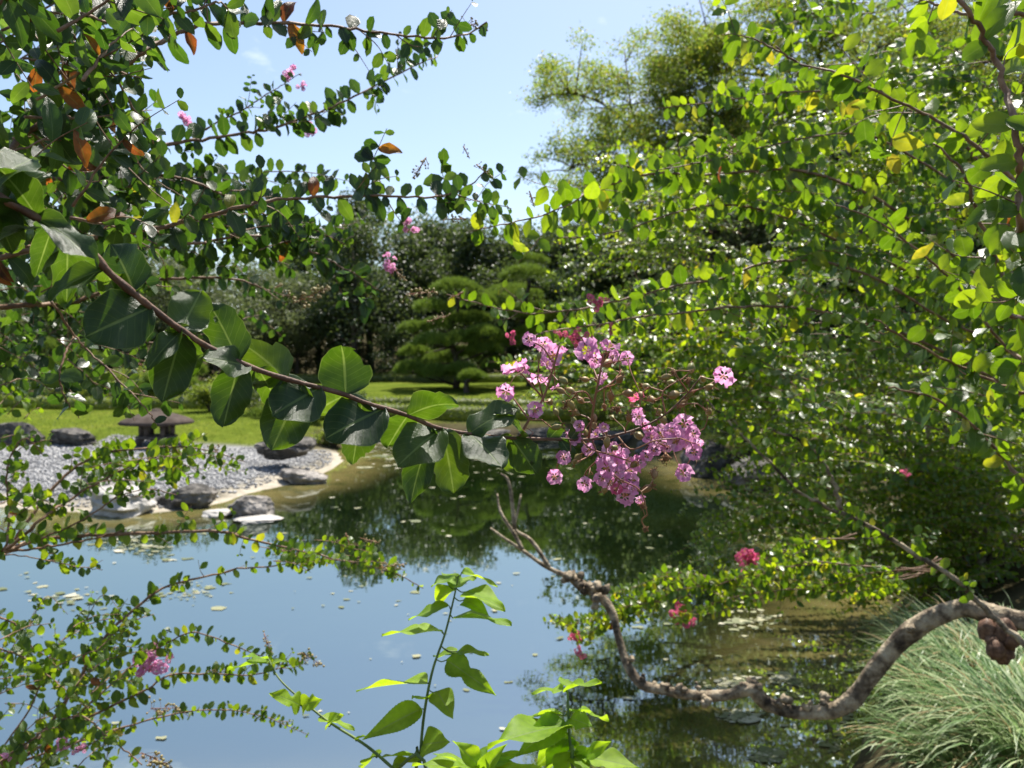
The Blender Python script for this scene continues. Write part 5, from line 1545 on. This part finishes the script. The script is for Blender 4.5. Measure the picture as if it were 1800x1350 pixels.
mulberry('short bright mulberry sapling with lobed leaves beside the dark reflections', [(1008, 1410), (1005, 1340), (1000, 1280), (998, 1225), (996, 1208)], 1.25, 1.3,
         [((996, 1212), (1058, 1190), 46, 'h', 0), ((990, 1212), (930, 1212), 36, 'h', 2), ((998, 1208), (985, 1185), 30, 'h', 0), ((1005, 1250), (1076, 1254), 44, 'h', 2), ((1002, 1262), (1040, 1275), 50, 'f', 4), ((995, 1275), (850, 1300), 60, 'h', 1), ((990, 1265), (905, 1330), 60, 'f', 3), ((985, 1255), (900, 1258), 34, 'h', 0),
          ((1000, 1300), (960, 1350), 60, 'b', 2), ((1008, 1320), (980, 1385), 60, 'b', 1), ((1020, 1330), (1130, 1345), 50, 'h', 4), ((1015, 1340), (1070, 1300), 40, 'f', 0), ((1000, 1290), (940, 1345), 60, 'b', 1), ((1010, 1330), (1035, 1360), 40, 'h', 1)])
mulberry('cluster of mulberry leaves at the very bottom edge between the saplings', [(880, 1480), (870, 1420), (850, 1375), (830, 1350)], 1.15, 1.2,
         [((830, 1352), (720, 1335), 60, 'h', 1), ((835, 1350), (900, 1330), 50, 'h', 0), ((840, 1355), (960, 1345), 60, 'h', 1), ((845, 1350), (800, 1300), 40, 'f', 1), ((850, 1360), (880, 1310), 40, 'f', 3), ((838, 1360), (770, 1372), 50, 'h', 0), ((832, 1350), (760, 1318), 40, 'h', 4), ((838, 1345), (862, 1300), 40, 'h', 2), ((834, 1348), (790, 1345), 40, 'h', 1), ((850, 1372), (920, 1362), 44, 'h', 2), ((842, 1352), (915, 1315), 44, 'h', 1)])


# ------------------------------------------------------------------ striped grass on the near right bank
def grass_clump(label, x, y, n, rad, Lr, seed):
    r = np.random.default_rng(seed)
    z0 = hz(x, y)
    T = thing('striped_grass', label, 'grass clump', (x, y, z0), 'clumps of striped grass')
    segs = 9
    a = r.uniform(0, 6.28, n); q = np.sqrt(r.uniform(0, 1, n)) * rad
    root = np.stack([np.cos(a) * q, np.sin(a) * q, np.zeros(n)], 1)
    out = nrm(np.stack([np.cos(a), np.sin(a), np.zeros(n)], 1) + r.normal(size=(n, 3)) * (.6, .6, 0) + np.array([-.25, -.2, 0]))
    L = r.uniform(*Lr, n); el = r.uniform(.9, 1.45, n); bend = r.uniform(1.1, 2.4, n)
    side = np.cross(out, [0, 0, 1.0])
    P = root.copy(); V = []
    w0 = .0025 + .009 * r.uniform(0, 1, n) ** 2
    for s in range(segs + 1):
        t = s / segs
        w = w0 * (1 - t ** 2.2) + .0003
        V.append(P - side * w[:, None]); V.append(P + side * w[:, None])
        ang = el - bend * t ** 1.3
        P = P + (out * np.cos(ang)[:, None] + np.array([0, 0, 1.0]) * np.sin(ang)[:, None]) * (L / segs)[:, None] + r.normal(size=(n, 3)) * .004
    V = np.stack(V, 1)                                           # n, 2*(segs+1), 3
    k = 2 * (segs + 1)
    tf = np.array([(2 * s, 2 * s + 1, 2 * s + 3, 2 * s + 2) for s in range(segs)])
    f = (np.arange(n)[:, None, None] * k + tf[None]).reshape(-1, 4)
    cut = len(f) * 9 // 10 // segs * segs
    tag(link('blades', raw_mesh('blades', V.reshape(-1, 3), f[:cut], None, M['grassblade']), T), kind='stuff')
    tag(link('dry_blades', raw_mesh('dry_blades', V.reshape(-1, 3), f[cut:], None, M['straw']), T), kind='stuff')


grass_clump('pale striped grass clump arching over the water, under the bare bough', 2.5, 4.0, 800, .28, (.38, .68), 1)
grass_clump('thick striped grass clump in the bottom corner', 2.45, 3.4, 800, .28, (.4, .75), 2)
grass_clump('striped grass clump behind the burl of the bare bough', 2.9, 4.4, 700, .32, (.38, .68), 3)
grass_clump('short striped grass tuft trailing in the water below the bough', 2.2, 3.95, 420, .16, (.28, .5), 6)
grass_clump('small striped grass tuft at the water edge, lowest in view', 2.2, 3.5, 500, .2, (.3, .55), 4)
grass_clump('striped grass clump at the waterline behind the arching grass', 3.05, 5.2, 700, .3, (.4, .65), 5)


# ------------------------------------------------------------------ things floating on the pond
def floating():
    def inside(x, y): return pond_dist(x, y) < -.15
    P = []
    for k in range(230):
        u = rng.uniform()
        if u < .55: px, py = rng.uniform(560, 1400), 820 + 260 * rng.uniform() ** 1.5
        elif u < .8: px, py = rng.uniform(0, 1000), rng.uniform(930, 1300)
        else: px, py = rng.uniform(1050, 1500), rng.uniform(1040, 1340)
        P.append(gp(px, py, 0))
    P = np.array(P)
    for cx, cy, n, sp in [(340, 1040, 60, 30), (130, 1050, 50, 35), (1330, 1090, 60, 30), (1290, 1200, 60, 20), (1300, 1260, 90, 18), (1345, 1330, 90, 16), (1380, 1195, 60, 16), (1450, 920, 120, 50), (1350, 930, 90, 50), (1540, 1260, 120, 30), (1500, 1310, 120, 25), (250, 960, 90, 40), (1580, 1180, 60, 25), (800, 795, 200, 60), (900, 790, 160, 50), (700, 800, 120, 40)]:
        q = np.array([gp(cx + rng.normal() * sp, max(770, cy + rng.normal() * sp * .3), 0) for _ in range(n)])
        P = np.vstack([P, q])
    P = P[inside(P[:, 0], P[:, 1])]
    n = len(P); k = 7
    a = np.linspace(0, 2 * math.pi, k, endpoint=False)
    V = []
    for i in range(n):
        d = np.linalg.norm(P[i][:2])
        s = (.008 + .028 * rng.uniform() ** 2.2) * (.5 + d / 10) * (2.0 if rng.uniform() < .06 else 1)
        rr = s * rng.uniform(.35, 1.35, k)
        z = .004 + .008 * rng.uniform()
        V.append(np.stack([P[i][0] + np.cos(a) * rr * 1.2, P[i][1] + np.sin(a) * rr, np.full(k, z)], 1))
    f = (np.arange(n)[:, None] * k + np.arange(k)[None])
    o = link('floating_debris', raw_mesh('floating_debris', np.vstack(V), f, None, M['debris'], False))
    tag(o, 'scattered pale leaf scraps and algae floating on the pond', 'debris', kind='stuff')


floating()
